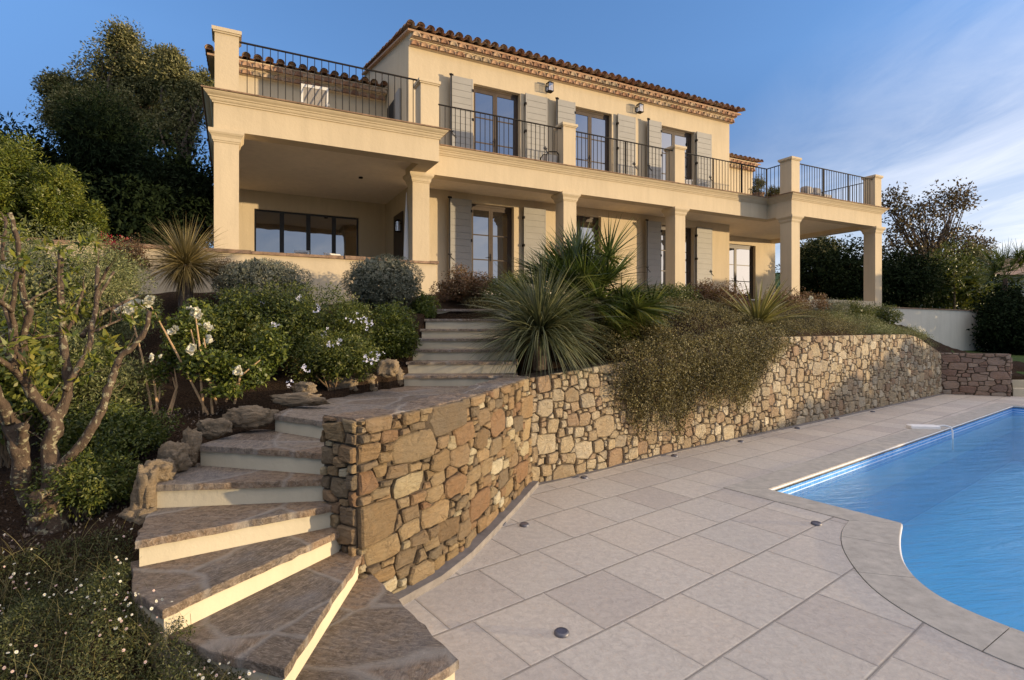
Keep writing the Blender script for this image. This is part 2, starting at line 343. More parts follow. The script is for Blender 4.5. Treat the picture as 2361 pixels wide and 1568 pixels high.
M['leaf_prune']=leafmat('leaf_prune',[(0.0420,0.0630,0.0105),(0.1050,0.1330,0.0210),(0.2100,0.2100,0.0350),(0.2940,0.2380,0.0420)],.35,.4)
M['leaf_ground']=leafmat('leaf_ground',[(0.0186,0.0248,0.0087),(0.0496,0.0620,0.0174),(0.0992,0.1085,0.0310),(0.1612,0.1364,0.0558)],.25,.55)
M['blade_palm']=leafmat('blade_palm',[(0.0216,0.0360,0.0072),(0.0576,0.0864,0.0144),(0.1224,0.1512,0.0288),(0.2304,0.2376,0.0648)],.3,.35,.5)
M['blade_grey']=leafmat('blade_grass',[(0.0320,0.0400,0.0200),(0.0800,0.0920,0.0400),(0.1520,0.1600,0.0720),(0.2720,0.2480,0.1280)],.2,.4,.45)
M['blade_gold']=leafmat('blade_gold',[(.06,.05,.02),(.14,.11,.045),(.24,.19,.08),(.34,.27,.13)],.25,.45)
M['blade_phor']=leafmat('blade_phormium',[(.07,.065,.02),(.15,.14,.04),(.28,.25,.08),(.45,.38,.16)],.25,.4)
M['petal_w']=leafmat('petal_white',[(.60,.56,.42),(.72,.70,.60),(.80,.79,.72)],.25,.7,.2)
M['petal_b']=leafmat('petal_blue',[(.55,.55,.68),(.70,.70,.80)],.25,.7,.2)
M['petal_r']=leafmat('petal_red',[(.40,.03,.05),(.55,.06,.09)],.25,.7,.2)
M['petal_p']=leafmat('petal_pink',[(.70,.45,.40),(.78,.60,.55)],.25,.7,.2)
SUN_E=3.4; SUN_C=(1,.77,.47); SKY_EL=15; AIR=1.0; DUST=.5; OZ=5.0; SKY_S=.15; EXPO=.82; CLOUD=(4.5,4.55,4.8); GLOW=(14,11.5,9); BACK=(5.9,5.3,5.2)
# ================================================================ HOUSE
S=9.5; TH=rad(27.26); OX,OY=-.5485*S,S
def HL(x,y):                      # world -> house local
    dx,dy=x-OX,y-OY; c,s=math.cos(TH),math.sin(TH); return (dx*c+dy*s,-dx*s+dy*c)
def HW(x,y):
    c,s=math.cos(TH),math.sin(TH); return (OX+x*c-y*s,OY+x*s+y*c)
def su(u,k):                      # photo column (2560 px) on the facade plane at depth k -> metres along the facade
    t=(u-1280)/1360; return S*(t*(1+.8889*k)+.5485+.458*k)/(.8889-.458*t)
villa=empty('villa',(OX,OY,0),TH,'two storey beige plastered villa with columned loggia, balconies and clay tile roof','house')
K1=.1022*S; K2=.29*S; KB=.537*S; KR=.012*S; KQ=.45*S
X0=.4531*S; X1=1.677*S; XR=2.148*S; XL=.4364*S; XD=1.6426*S
ZF=2.724; ZB=5.309; ZM=5.771; ZC=5.964; ZW=9.03; CW=.40
def wall(mb,x0,x1,z0,z1,y,holes=(),dep=.22,mi=0,axis='x'):
    """vertical wall face with real openings and reveals"""
    def pt(a,b,z): return (a,b,z) if axis=='x' else (b,a,z)
    xs=sorted({x0,x1,*[h[0] for h in holes],*[h[1] for h in holes]})
    for a,b in zip(xs[:-1],xs[1:]):
        m=(a+b)/2; zs=z0
        for h in sorted([h for h in holes if h[0]<m<h[1]],key=lambda h:h[2]):
            if h[2]>zs+1e-4: mb.add([pt(a,y,zs),pt(b,y,zs),pt(b,y,h[2]),pt(a,y,h[2])],[(0,1,2,3)],mi)
            zs=h[3]
        if zs<z1: mb.add([pt(a,y,zs),pt(b,y,zs),pt(b,y,z1),pt(a,y,z1)],[(0,1,2,3)],mi)
    for (a,b,c,d) in holes:
        e=y+dep
        mb.add([pt(a,y,c),pt(a,e,c),pt(a,e,d),pt(a,y,d)],[(0,1,2,3)],mi); mb.add([pt(b,y,c),pt(b,y,d),pt(b,e,d),pt(b,e,c)],[(0,1,2,3)],mi)
        mb.add([pt(a,y,d),pt(a,e,d),pt(b,e,d),pt(b,y,d)],[(0,1,2,3)],mi); mb.add([pt(a,y,c),pt(b,y,c),pt(b,e,c),pt(a,e,c)],[(0,1,2,3)],mi)
def s2(u): return su(u,.29)
UP=[(s2(1184),s2(1300.7)),(s2(1432.4),s2(1529.6)),(s2(1646),s2(1736))]
LO=[(s2(1178.6),s2(1285)),(s2(1405),s2(1503)),(s2(1647),s2(1735))]
ZUT=8.45; ZLT=5.235-.02
holes=[(a,b,ZC-.02,ZUT) for a,b in UP]+[(a,b,ZF,ZLT) for a,b in LO]
w=MB(); wall(w,X0,X1,2.3,ZW+.32,K2,holes)
w.build('facade_wall',M['plaster'],villa)
# side walls of the main block (follow the roof slope)
SL=.20
for nm,x in (('side_wall',X0),('side_wall',X1)):
    w=MB(); yb=.95*S
    ys=[K2,KB,yb]
    zt=[ZW+.30+SL*(y-K2)+.02 for y in ys]
    for i in range(2):
        w.add([(x,ys[i],2.3),(x,ys[i+1],2.3),(x,ys[i+1],zt[i+1]),(x,ys[i],zt[i])],[(0,1,2,3)])
    w.build(nm,M['plaster'],villa)
# left patio back wall with window hole
WX0,WX1=.0856*S,.372*S; WZ0,WZ1=2.80,4.985
w=MB(); wall(w,-.02,X0,2.3,8.50,KB,[(WX0,WX1,WZ0,WZ1)],.15); w.add([(0,KB,2.3),(0,.95*S,2.3),(0,.95*S,8.9),(0,KB,8.5)],[(0,1,2,3)])
w.build('patio_back_wall',M['plaster'],villa)
# right patio back wall, and the small upper block behind it
RDX0,RDX1=su(1800,.45),su(1889,.45)
w=MB(); wall(w,X1,XR-.02,2.3,5.45,KQ,[(RDX0,RDX1,ZF,5.13)],.2); w.add([(XR-.02,KQ,2.3),(XR-.02,.95*S,2.3),(XR-.02,.95*S,5.45),(XR-.02,KQ,5.45)],[(0,1,2,3)])
w.build('right_patio_wall',M['plaster'],villa)
w=MB(); SWX0,SWX1=su(1824,.537),su(1838,.537)
wall(w,X1,2.11*S,5.9,8.50,KB,[(SWX0,SWX1,6.1,7.45)],.15); w.add([(2.11*S,KB,5.9),(2.11*S,.95*S,5.9),(2.11*S,.95*S,9.4),(2.11*S,KB,8.5)],[(0,1,2,3)])
w.build('upper_back_wall',M['plaster'],villa)
w=MB(); w.box((SWX0-.05,KB+.14,6.0),(SWX1+.05,KB+.2,7.5)); w.build('window',M['black'],villa)
# floors, soffits
w=MB(); w.prism([(0.02,.04),(XL-.02,.04),(XL-.02,K1+.05),(XD+.02,K1+.05),(XD+.02,KR+.05),(XR-.03,KR+.05),(XR-.03,.9*S),(0.02,.9*S)],2.30,ZF)
w.build('ground_floor_slab',M['curtain'],villa)
w=MB(); w.prism([(0.03,.05),(XL-.03,.05),(XL-.03,K1+.06),(XD+.03,K1+.06),(XD+.03,KR+.06),(XR-.03,KR+.06),(XR-.03,KB-.01),(0.03,KB-.01)],5.45,ZC-.03)
w.build('balcony_slab',M['plaster_in'],villa)
# balcony beam and cornice, one moulded run round both wings
path=[(0,KB),(0,0),(XL,0),(XL,K1),(XD,K1),(XD,KR),(XR,KR),(XR,KQ)]
def offs(path,d):
    out=[]; n=len(path)
    for i,p in enumerate(path):
        def nr(a,b):
            dx,dy=b[0]-a[0],b[1]-a[1]; l=math.hypot(dx,dy); return (dy/l*-1,dx/l)   # left normal
        if i==0: nx,ny=nr(path[0],path[1])
        elif i==n-1: nx,ny=nr(path[-2],path[-1])
        else:
            a=nr(path[i-1],p); b=nr(p,path[i+1]); mx,my=a[0]+b[0],a[1]+b[1]; q=2/(mx*mx+my*my); nx,ny=mx*q,my*q
        out.append((p[0]-nx*d,p[1]-ny*d))
    return out
prof=[(-.34,ZB),(0,ZB),(0,ZM),(.025,ZM),(.025,ZM+.022),(.045,ZM+.035),(.058,ZM+.055),(.062,ZM+.075),(.085,ZM+.082),(.088,ZM+.10),(.125,ZM+.125),(.148,ZM+.15),(.155,ZM+.168),(.165,ZM+.168),(-.34,ZM+.168)]
w=MB(); R=[[(x,y,z) for (x,y) in offs(path,-(-d))] for d,z in prof]
# detect direction of 'outward': path runs left->front->right, outward is to the right-hand side
def loftrings(mb,rs,mi=0):
    for a,b in zip(rs,rs[1:]+rs[:1]):
        for i in range(len(a)-1): mb.add([a[i],a[i+1],b[i+1],b[i]],[(0,1,2,3)],mi)
loftrings(w,R); w.build('balcony_cornice',M['plaster'],villa)
w=MB(); rs=[[(x,y,z) for (x,y) in offs(path,d)] for d,z in [(-.36,ZM+.170),(.185,ZM+.170),(.19,ZC),(-.36,ZC)]]
loftrings(w,rs); w.build('balcony_edge_tiles',M['brown_coping'],villa)
# columns
def capital(mb,x0,y0,x1,y1,zt,h=.22,o=.085):
    pr=[(.0,zt-h),(.012,zt-h+.005),(.016,zt-h+.03),(.028,zt-h+.035),(.036,zt-h+.09),(.062,zt-h+.13),(.07,zt-h+.135),(o,zt-h+.165),(o,zt)]
    mb.loft([[(x0-d,y0-d,z),(x1+d,y0-d,z),(x1+d,y1+d,z),(x0-d,y1+d,z)] for d,z in pr])
for (sx,sy,zb,zt) in [(0,.0,2.5,ZB-.001),(.4069*S,K1,2.3,ZB-.001),(.8263*S,K1,2.3,ZB-.001),(1.2275*S,K1,2.3,ZB-.001),(XD,KR,2.3,ZB-.001),(2.108*S,KR,2.3,ZB-.001)]:
    w=MB(); e=.004; w.box((sx+e,sy+e,zb),(sx+CW-e,sy+CW-e,zt-.2)); w.build('column',M['plaster'],villa)
    w=MB(); capital(w,sx+e,sy+e,sx+CW-e,sy+CW-e,zt); c=w.build('capital',M['plaster'],villa)
w=MB(); w.box((XD+.02,KR+.03,2.0),(XR-.02,KR+CW-.05,ZF+.006)); w.build('arcade_base',M['plaster'],villa)
def post(x,y,wx,wy,zt=7.10):
    w=MB(); w.box((x,y,ZC-.02),(x+wx,y+wy,zt-.065)); 
    w.box((x-.025,y-.025,zt-.09),(x+wx+.025,y+wy+.025,zt-.06)); w.box((x-.045,y-.045,zt-.062),(x+wx+.045,y+wy+.045,zt)); w.build('balcony_post',M['plaster'],villa)
post(.015,.01,.38,.38); post(.3944*S,.01,.38,.36,6.98); post(.8263*S,K1+.01,.38,.38); post(1.2275*S,K1+.01,.38,.38); post(XD+.01,KR+.01,.39,.40); post(2.108*S,KR+.01,.38,.39)
def railing(p0,p1,posts=(),zt=6.98,zb=ZC+.07,name='railing'):
    mb=MB(); a=Vector((*p0,0)); b=Vector((*p1,0)); L=(b-a).length; d=(b-a)/L; n=Vector((-d.y,d.x,0))
    def bar(t0,t1,z0,z1,wd):
        q=[a+d*t0+n*wd,a+d*t1+n*wd,a+d*t1-n*wd,a+d*t0-n*wd]; mb.prism([(p.x,p.y) for p in q],z0,z1)
    bar(0,L,zt-.022,zt,.018); bar(0,L,zb,zb+.018,.012)
    k=int(L/.125); 
    for i in range(1,k): t=L*i/k; bar(t-.0065,t+.0065,zb+.017,zt-.02,.0065)
    for t in posts: bar(t*L-.018,t*L+.018,ZC-.01,zt-.021,.017)
    return mb.build(name,M['iron'],villa)
ry=.11
railing((.40,ry),(.3944*S,ry)); railing((XL+.02,K1+ry),(.8263*S,K1+ry),(.5,)); railing((.8263*S+.38,K1+ry),(1.2275*S,K1+ry),(.5,))
xr=XD+.12; tt=[(su(u,.114)-(1.2275*S+.38))/(xr-1.2275*S-.38) for u in (1782.7,1853.5)]
railing((1.2275*S+.38,K1+ry),(xr,K1+ry),(*tt,.998)); railing((xr,K1+ry),(xr,KR+.40))
railing((XD+.40,KR+ry),(2.108*S,KR+ry),(.33,.66)); railing((XR-.14,KR+.40),(XR-.14,KQ+.3),(.5,))
# shutters
def shutter(x0,x1,z0,z1,y,latch='r'):
    e=empty('shutter'); e.parent=villa; yw=y; y=y-(.12 if latch=='l' else .04)
    w=MB(); w.box((x0,y-.030,z0),(x1,y-.008,z1))
    z=z0+.01; nb=14; h=(z1-z0-.02)/nb
    for i in range(nb): w.box((x0+.045,y-.045,z+.004),(x1-.045,y-.0295,z+h-.004)); z+=h
    w.box((x0+.001,y-.046,z0+.001),(x0+.043,y-.0292,z1-.001)); w.box((x1-.043,y-.046,z0+.001),(x1-.001,y-.0292,z1-.001))
    w.build('panel',M['shutter'],e)
    lx=x1-.07 if latch=='r' else x0+.02; zm=z0+.92; w=MB()
    for q in ((-.05,.10),(0,.13),(.05,.10)):
        w.tube([(lx+q[0]*.6,y-.055,zm+.05),(lx+q[0],y-.055,zm+q[1])],.008,5)
    w.tube([(lx-.05,y-.055,zm+.06),(lx+.05,y-.055,zm+.06)],.009,5); w.tube([(lx,y-.055,zm+.05),(lx+.06,y-.055,zm-.02),(lx+.14,y-.05,zm-.08)],.008,5)
    if latch=='l':
        w.tube([(x0+.02,y-.06,z0+.02),(x0+.02,y-.06,z1+.03)],.011,6); w.box((x0-.03,y-.05,z1-.02),(x0+.08,y-.03,z1+.03))
    w.build('latch',M['iron'],e)
    hx=x0+.005 if latch=='r' else x1-.005
    for zz in (z0+.45,z0+1.4,z1-.3): w=MB(); w.box((hx-.022,y-.056,zz-.035),(hx+.022,yw-.002,zz+.035)) ; w.build('hinge',M['iron'],e)
    return e
for (a,b,l) in [(1120.9,1176.5,'l'),(1311,1365,'r'),(1384,1431,'l'),(1541,1585,'r'),(1611.5,1645,'l'),(1738,1774.5,'r')]:
    shutter(s2(a),s2(b),ZC+.03,8.47,K2,l)
for (a,b,l) in [(1117,1173.5,'l'),(1306.5,1361,'r'),(1607.5,1644.5,'l'),(1738,1776,'r')]:
    shutter(s2(a),s2(b),ZF+.03,5.24,K2,l)
def frenchdoor(x0,x1,z0,z1,y,name='door',fr='wood',panes=3,leaves=2,back=None):
    w=MB(); f=.05; w.box((x0,y,z0),(x0+f,y+.07,z1)); w.box((x1-f,y,z0),(x1,y+.07,z1)); w.box((x0+f,y,z1-f),(x1-f,y+.07,z1)); w.box((x0+f,y,z0),(x1-f,y+.07,z0+.05))
    L=(x1-x0-2*f)/leaves; st=.065
    for i in range(leaves):
        a=x0+f+i*L; b=a+L; yy=y+.012
        w.box((a+.002,yy,z0+.052),(a+st,yy+.05,z1-f-.002)); w.box((b-st,yy,z0+.052),(b-.002,yy+.05,z1-f-.002))
        w.box((a+st,yy,z1-f-.10),(b-st,yy+.05,z1-f-.002)); w.box((a+st,yy,z0+.052),(b-st,yy+.05,z0+.30))
        for q in range(1,panes): zz=z0+.30+(z1-z0-.45)*q/panes; w.box((a+st,yy+.01,zz-.016),(b-st,yy+.045,zz+.016))
    d=w.build(name,M[fr],villa)
    w=MB(); w.box((x0+f+.01,y+.030,z0+.06),(x1-f-.01,y+.038,z1-f-.01)); w.build('glass',M['glass'],d)
    if back is not False:
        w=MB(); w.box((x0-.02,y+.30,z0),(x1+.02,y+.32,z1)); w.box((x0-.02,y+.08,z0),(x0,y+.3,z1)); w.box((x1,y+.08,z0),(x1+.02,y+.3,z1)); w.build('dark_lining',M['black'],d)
    xm=(x0+x1)/2; w=MB(); w.tube([(xm-.01,y-.04,z0+1.05),(xm-.01,y+.01,z0+1.05)],.008,6); w.tube([(xm-.01,y-.04,z0+1.05),(xm-.12,y-.04,z0+1.05)],.008,6); w.box((xm-.03,y+.004,z0+.95),(xm+.01,y+.014,z0+1.15))
    if leaves>1: w.build('handle',M['iron'],d)
    return d
for a,b in UP: frenchdoor(a+.002,b-.002,ZC-.01,ZUT-.003,K2+.14)
for a,b in LO: frenchdoor(a+.002,b-.002,ZF+.004,ZLT-.003,K2+.14)
frenchdoor(RDX0+.002,RDX1-.002,ZF+.004,5.127,KQ+.12)
# patio window: four dark framed panes, curtain
w=MB(); y=KB+.07; f=.045
w.box((WX0+.002,y,WZ0+.002),(WX0+f,y+.06,WZ1-.002)); w.box((WX1-f,y,WZ0+.002),(WX1-.002,y+.06,WZ1-.002)); w.box((WX0+f,y,WZ1-f),(WX1-f,y+.06,WZ1-.002)); w.box((WX0+f,y,WZ0+.002),(WX1-f,y+.06,WZ0+f))
for i in (1,2,3): xm=WX0+(WX1-WX0)*i/4; w.box((xm-.055,y+.002,WZ0+f),(xm+.055,y+.058,WZ1-f))
win=w.build('window',M['frame'],villa)
w=MB(); w.box((WX0+f,y+.02,WZ0+f),(WX1-f,y+.028,WZ1-f)); w.build('glass',M['glass'],win)
# side wall door on the upper terrace
w=MB(); w.box((X0-.07,K2+.65,ZC),(X0-.012,K2+1.15,8.2)); w.build('shutter',M['shutter'],villa)
w=MB(); w.box((X0-.03,K2+1.2,ZC),(X0-.008,K2+2.05,8.15)); w.build('door',M['black'],villa)
w=MB(); w.box((X0-.03,KB-1.9,ZF),(X0-.008,KB-1.0,4.9)); w.build('door',M['wood'],villa)
# lanterns
def lantern(x,y,z,wd=.17,h=.26,side=False):
    e=empty('wall_lantern'); e.parent=villa
    def P(a,b,c): return (x+a,y-b,z+c) if not side else (x-b,y+a,z+c)
    def bx(w,a,b): 
        p=P(*a); q=P(*b); w.box(tuple(min(i,j) for i,j in zip(p,q)),tuple(max(i,j) for i,j in zip(p,q)))
    w=MB(); r=wd/2
    bx(w,(-.05,.0,h*.2),(.05,.02,h*.8)); bx(w,(-.012,.0,h*.75),(.012,.16,h*.82))
    bx(w,(-r,.06,h-.02),(r,.06+wd,h)); bx(w,(-r*.6,.06+wd*.2,h),(r*.6,.06+wd*.8,h+.03)); bx(w,(-r,.06,0),(r,.06+wd,.02))
    for a in (-1,1):
        for b in (0,1): bx(w,(a*r-.008*(a>0)-.0,.06+b*(wd-.01),0.018),(a*r-.008*(a>0)+.008,.07+b*(wd-.01),h-.018))
    w.build('frame',M['iron'],e)
    w=MB(); bx(w,(-r+.012,.072,.022),(r-.012,.048+wd,h-.022)); w.build('glass',M['lampglass'],e); return e
m,nt,out=newmat('lamp_glass'); t=NT(nt); gl=t.n('BsdfGlossy'); gl.inputs[1].default_value=.1; tr=t.n('BsdfTransparent'); mx=t.n('MixShader'); mx.inputs[0].default_value=.3
t.l(tr.outputs[0],mx.inputs[1]); t.l(gl.outputs[0],mx.inputs[2]); t.l(mx.outputs[0],out.inputs[0]); M['lampglass']=m
lantern(s2(1368),K2,8.62); lantern(s2(1592),K2,8.62); lantern(X0-.0,K2+.55,4.35,.13,.30,True)
# roofs
rr=random.Random(3)
def half(mb,cx,y0,y1,z0,z1,r0,r1,up=1,seg=7,tilt=0):
    A=[];B=[]
    for k in range(seg+1):
        a=math.pi*k/seg; A.append((cx+r0*math.cos(a)+tilt,y0,z0+up*r0*math.sin(a)*.95)); B.append((cx+r1*math.cos(a)-tilt,y1,z1+up*r1*math.sin(a)*.95))
    mb.add(A+B,[(k,k+1,seg+2+k,seg+1+k) for k in range(seg)])
def tiled_roof(x0,x1,yf,zf,depth,slope,p=.26,rows=None):
    mb=MB(); n=round((x1-x0)/p); p=(x1-x0)/n; step=.36; R=int(depth/step)
    for i in range(n+1):
        cx=x0+i*p
        for k in range(R):
            y=yf+k*step+rr.uniform(-.015,.015)*(k>0)+ (rr.uniform(-.03,.02) if k==0 else 0); z=zf+.045+slope*(y-yf)+rr.uniform(-.004,.006)
            half(mb,cx+rr.uniform(-.008,.008),y,y+step+.08,z+.018,z+slope*(step+.08)-.002,.104,.084,1,7,rr.uniform(-.006,.006))
            if k==0:   # tile thickness at the mouth
                half(mb,cx,y+.002,y+.2,z+.008,z+.2*slope,.09,.08,1,7)
                A_=[(cx+.09*math.cos(math.pi*q/7),y+.10,z+.028+.086*math.sin(math.pi*q/7)) for q in range(8)]; mb.add(A_,[tuple(range(8))])
        if i<n:
            for k in range(R):
                y=yf+k*step-.03; z=zf+.075+slope*(y-yf)
                half(mb,cx+p/2,y,y+step+.05,z+.018,z+slope*step,.085,.075,-1,6)
    o=mb.build('roof',M['tile'],villa,True)
    mb=MB(); y1=yf+depth
    mb.add([(x0-.05,yf+.12,zf),(x1+.05,yf+.12,zf),(x1+.05,y1,zf+slope*depth),(x0-.05,y1,zf+slope*depth),(x0-.05,yf+.12,zf-.05),(x1+.05,yf+.12,zf-.05),(x1+.05,y1,zf+slope*depth-.05),(x0-.05,y1,zf+slope*depth-.05)],
           [(0,1,2,3),(4,7,6,5),(0,4,5,1),(1,5,6,2),(2,6,7,3),(3,7,4,0)])
    mb.build('roof_deck',M['tile'],o); return o
def genoise(x0,x1,y,z,rows=2,p=.25):
    mb=MB()
    for r in range(rows):
        zz=z+r*.158; pr=.125*(r+1)
        mb.box((x0-.02*r,y-pr-.004,zz+.130),(x1+.02*r,y+.01,zz+.156),0)
        mb.box((x0-.01,y-pr+.03,zz),(x1+.01,y+.012,zz+.131),0)
        n=round((x1-x0)/p); q=(x1-x0)/n
        for i in range(n):
            cx=x0+(i+.5*(1+r%2*0))*q; r0=q*.46; seg=8; yy=y-pr-.03+rr.uniform(-.012,.008); hz_=.128*rr.uniform(.93,1.02)
            ring=lambda s_,y_: [(cx+r0*s_*math.cos(math.pi*k/seg),y_,zz+.001+hz_*s_*math.sin(math.pi*k/seg)) for k in range(seg+1)]
            A=ring(1,y-pr+.06); B=ring(1,yy); C=ring(.80,yy-.004); D=ring(.40,yy+.022)
            m_=seg+1; mb.add(A+B+C+D,[(l*m_+k,(l+1)*m_+k,(l+1)*m_+k+1,l*m_+k+1) for l in range(3) for k in range(seg)]+[tuple(3*m_+k for k in range(seg+1))]+[(0,seg,m_+seg,m_),(m_,m_+seg,2*m_+seg,2*m_),(2*m_,2*m_+seg,3*m_+seg,3*m_)],1)
    return mb.build('eaves',[M['genoise'],M['tile']],villa)
genoise(X0+.01,X1-.01+.1,K2,ZW,2); tiled_roof(X0-.05,X1+.22,K2-.40,ZW+.31,5.6,SL)
genoise(.0,X0-.03,KB,8.45,2,.25); tiled_roof(-.22,X0-.12,KB-.36,8.76,3.2,SL,.27)
genoise(X1+.05,2.11*S,KB,8.45,2,.25); tiled_roof(X1+.1,2.11*S+.15,KB-.36,8.76,3.2,SL,.26)
w=MB(); w.tube([(XR+.06,KR+.25,2.0),(XR+.06,KR+.25,4.05)],.035,8); w.build('downpipe',M['iron'],villa,True)
w=MB(); w.tube([(.32*S,.26*S,5.449),(.32*S,.26*S,5.42)],.05,12); 
w.build('ceiling_spot',M['iron'],villa)
# parapet wall of the left patio
pw=empty('parapet_wall',(OX,OY,0),TH,'low beige rendered parapet wall with rough brown coping below the left patio','wall')
w=MB(); w.box((-6.5,-.26,1.2),(.42*S,-.012,3.12)); w.box((.42*S-.25,-.011,1.2),(.42*S,K1-.01,3.12)); w.build('wall',M['plaster'],pw)
w=MB(); x=-6.55
while x<.42*S+.02:
    l=rr.uniform(.28,.6); e=min(x+l,.42*S+.04); a=rr.uniform(-.012,.012); w.box((x+.003,-.305+a,3.121+rr.uniform(0,.006)),(e,.0 if x<.3 or True else .0,3.172+rr.uniform(0,.018))); x=e
y=.002
while y<K1-.02:
    e=min(y+.35,K1-.012); w.box((.42*S-.28,y+.003,3.121),(.42*S+.035,e,3.178)); y=e
w.build('coping',M['brown_coping'],pw)
# furniture
M['cush']=plain('cushion',(.33,.30,.27),.9,.15,6,.1)
def lounger(x,y,z,rz,label,wd=.6,hh=.95,b=.12):
    e=empty('sun_lounger',(x,y,z),rz,label,'sun lounger')
    w=MB(); 
    for sx in (-wd/2,wd/2-.035): w.box((sx,-1.2,.28),(sx+.035,.35,.32))
    for sx in (-wd/2+.001,wd/2-.036):
        for sy in (-1.1,.25): w.box((sx,sy,0),(sx+.034,sy+.04,.279))
    w.build('frame',M['white'],e)
    w=MB(); w.box((-wd/2+.036,-1.19,.29),(wd/2-.036,.1,.315)); w.build('seat',M['curtain'],e)
    w=MB(); a=(wd/2); 
    for x0,x1 in ((-a,-a+.04),(a-.04,a)): w.add([(x0,.1,.3),(x1,.1,.3),(x1,.1+b*3,hh),(x0,.1+b*3,hh),(x0,.13,.3),(x1,.13,.3),(x1,.13+b*3,hh),(x0,.13+b*3,hh)],[(0,1,2,3),(4,7,6,5),(0,4,5,1),(1,5,6,2),(2,6,7,3),(3,7,4,0)])
    w.add([(-a,.1+b*3,hh),(a,.1+b*3,hh),(a,.085+b*2.8,hh-.05),(-a,.085+b*2.8,hh-.05),(-a,.13+b*3,hh),(a,.13+b*3,hh),(a,.12+b*2.8,hh-.05),(-a,.12+b*2.8,hh-.05)],[(0,3,2,1),(4,5,6,7),(0,1,5,4),(3,7,6,2),(0,4,7,3),(1,2,6,5)])
    w.build('backrest_frame',M['white'],e)
    w=MB(); w.add([(-a+.04,.115,.3),(a-.04,.115,.3),(a-.04,.11+b*2.8,hh-.05),(-a+.04,.11+b*2.8,hh-.05)],[(0,1,2,3)]); w.build('backrest',M['cush'],e); return e
x,y,_=PY(725,225,11.0); lounger(x,y,ZC-.02,TH+rad(176),'white framed sun lounger with raised back on the upper left terrace',.52,.68,.04)
x,y,_=PY(680,576,12.4); lounger(x,y,ZF,TH+rad(-25),'white sun lounger on the covered patio, its back seen behind the second window pane',.36,.93)
x,y,_=PY(789,584,12.7); lounger(x,y,ZF,TH+rad(20),'white sun lounger on the covered patio, its back seen nearest the corner column',.42,.88)
par=empty('cloth',(*PY(937,700,12.45)[:2],ZF),0,'tall narrow white furled parasol standing beside the corner column of the left patio','cloth')
w=MB(); w.loft([[(r*math.cos(a),r*math.sin(a),z) for a in [k*math.pi/4 for k in range(8)]] for r,z in ((.07,.45),(.065,.9),(.035,1.7),(.006,2.2))]); w.build('cloth_cone',M['white'],par)  # plain white cone tapering upward, set on a short pole
w=MB(); w.tube([(0,0,0),(0,0,.46)],.02,8); w.build('pole',M['white'],par)
def sofa():
    x,y,_=PY(1862,450,18.6); e=empty('outdoor_sofa',(x,y,ZC),TH,'grey cushioned outdoor sofa on the right terrace behind the railing','sofa')
    w=MB(); w.box((-.1,-.3,.0),(.9,.35,.30)); w.box((-.1,.25,.3),(.9,.351,.5)); w.build('frame',M['wood'],e)
    w=MB(); w.loft([[(-.06+q,-.28+q,z),(.86-q,-.28+q,z),(.86-q,.22,z),(-.06+q,.22,z)] for q,z in ((.0,.301),(-.02,.35),(.0,.42),(.04,.43))]); w.build('seat_cushion',M['cush'],e,True)
    for k in range(2):
        w=MB(); a=-.04+k*.46; w.loft([[(a+q,.06,z),(a+.42-q,.06,z),(a+.42-q,.24,z),(a+q,.24,z)] for q,z in ((.03,.432),(.0,.5),(.0,.66),(.05,.72))]); w.build('back_cushion',M['cush'],e,True)
sofa()
x,y,_=PY(1888,455,19.3); tb=empty('side_table',(x,y,ZC),TH,'low brown wooden table beside the outdoor sofa on the right terrace','table')
w=MB(); w.box((-.3,-.2,.40),(.3,.2,.44)); w.build('table_top',M['wood'],tb)
for a in (-.27,.24):
    for b in (-.17,.14): w=MB(); w.box((a,b,0),(a+.03,b+.03,.399)); w.build('leg',M['wood'],tb)
x,y,_=PY(1268,365,14.2); st=empty('stool',(x,y,ZC),TH,'small pale stool in a dark rounded metal frame on the balcony behind the first pier','stool')
w=MB(); w.box((-.16,-.12,.02),(.16,.12,.34)); w.build('seat',M['curtain'],st)
w=MB()
for yy in (-.14,.14): w.tube([(-.2,yy,0),(-.2,yy,.30),(-.12,yy,.40),(.12,yy,.43),(.19,yy,.36),(.2,yy,0)],.015,6)
w.build('frame',M['iron'],st)
x,y,_=PY(1584,415,16.6); o=MB(); o.loft([[(q*a,q*b,z) for a,b in ((-1,-1),(1,-1),(1,1),(-1,1))] for q,z in ((.10,0),(.12,.30),(.13,.30),(.13,.34),(.10,.34))]); o=o.build('planter',M['white'],None); o.location=(x,y,ZC); tag(o,'small white planter on the balcony just behind the second pier','planter')
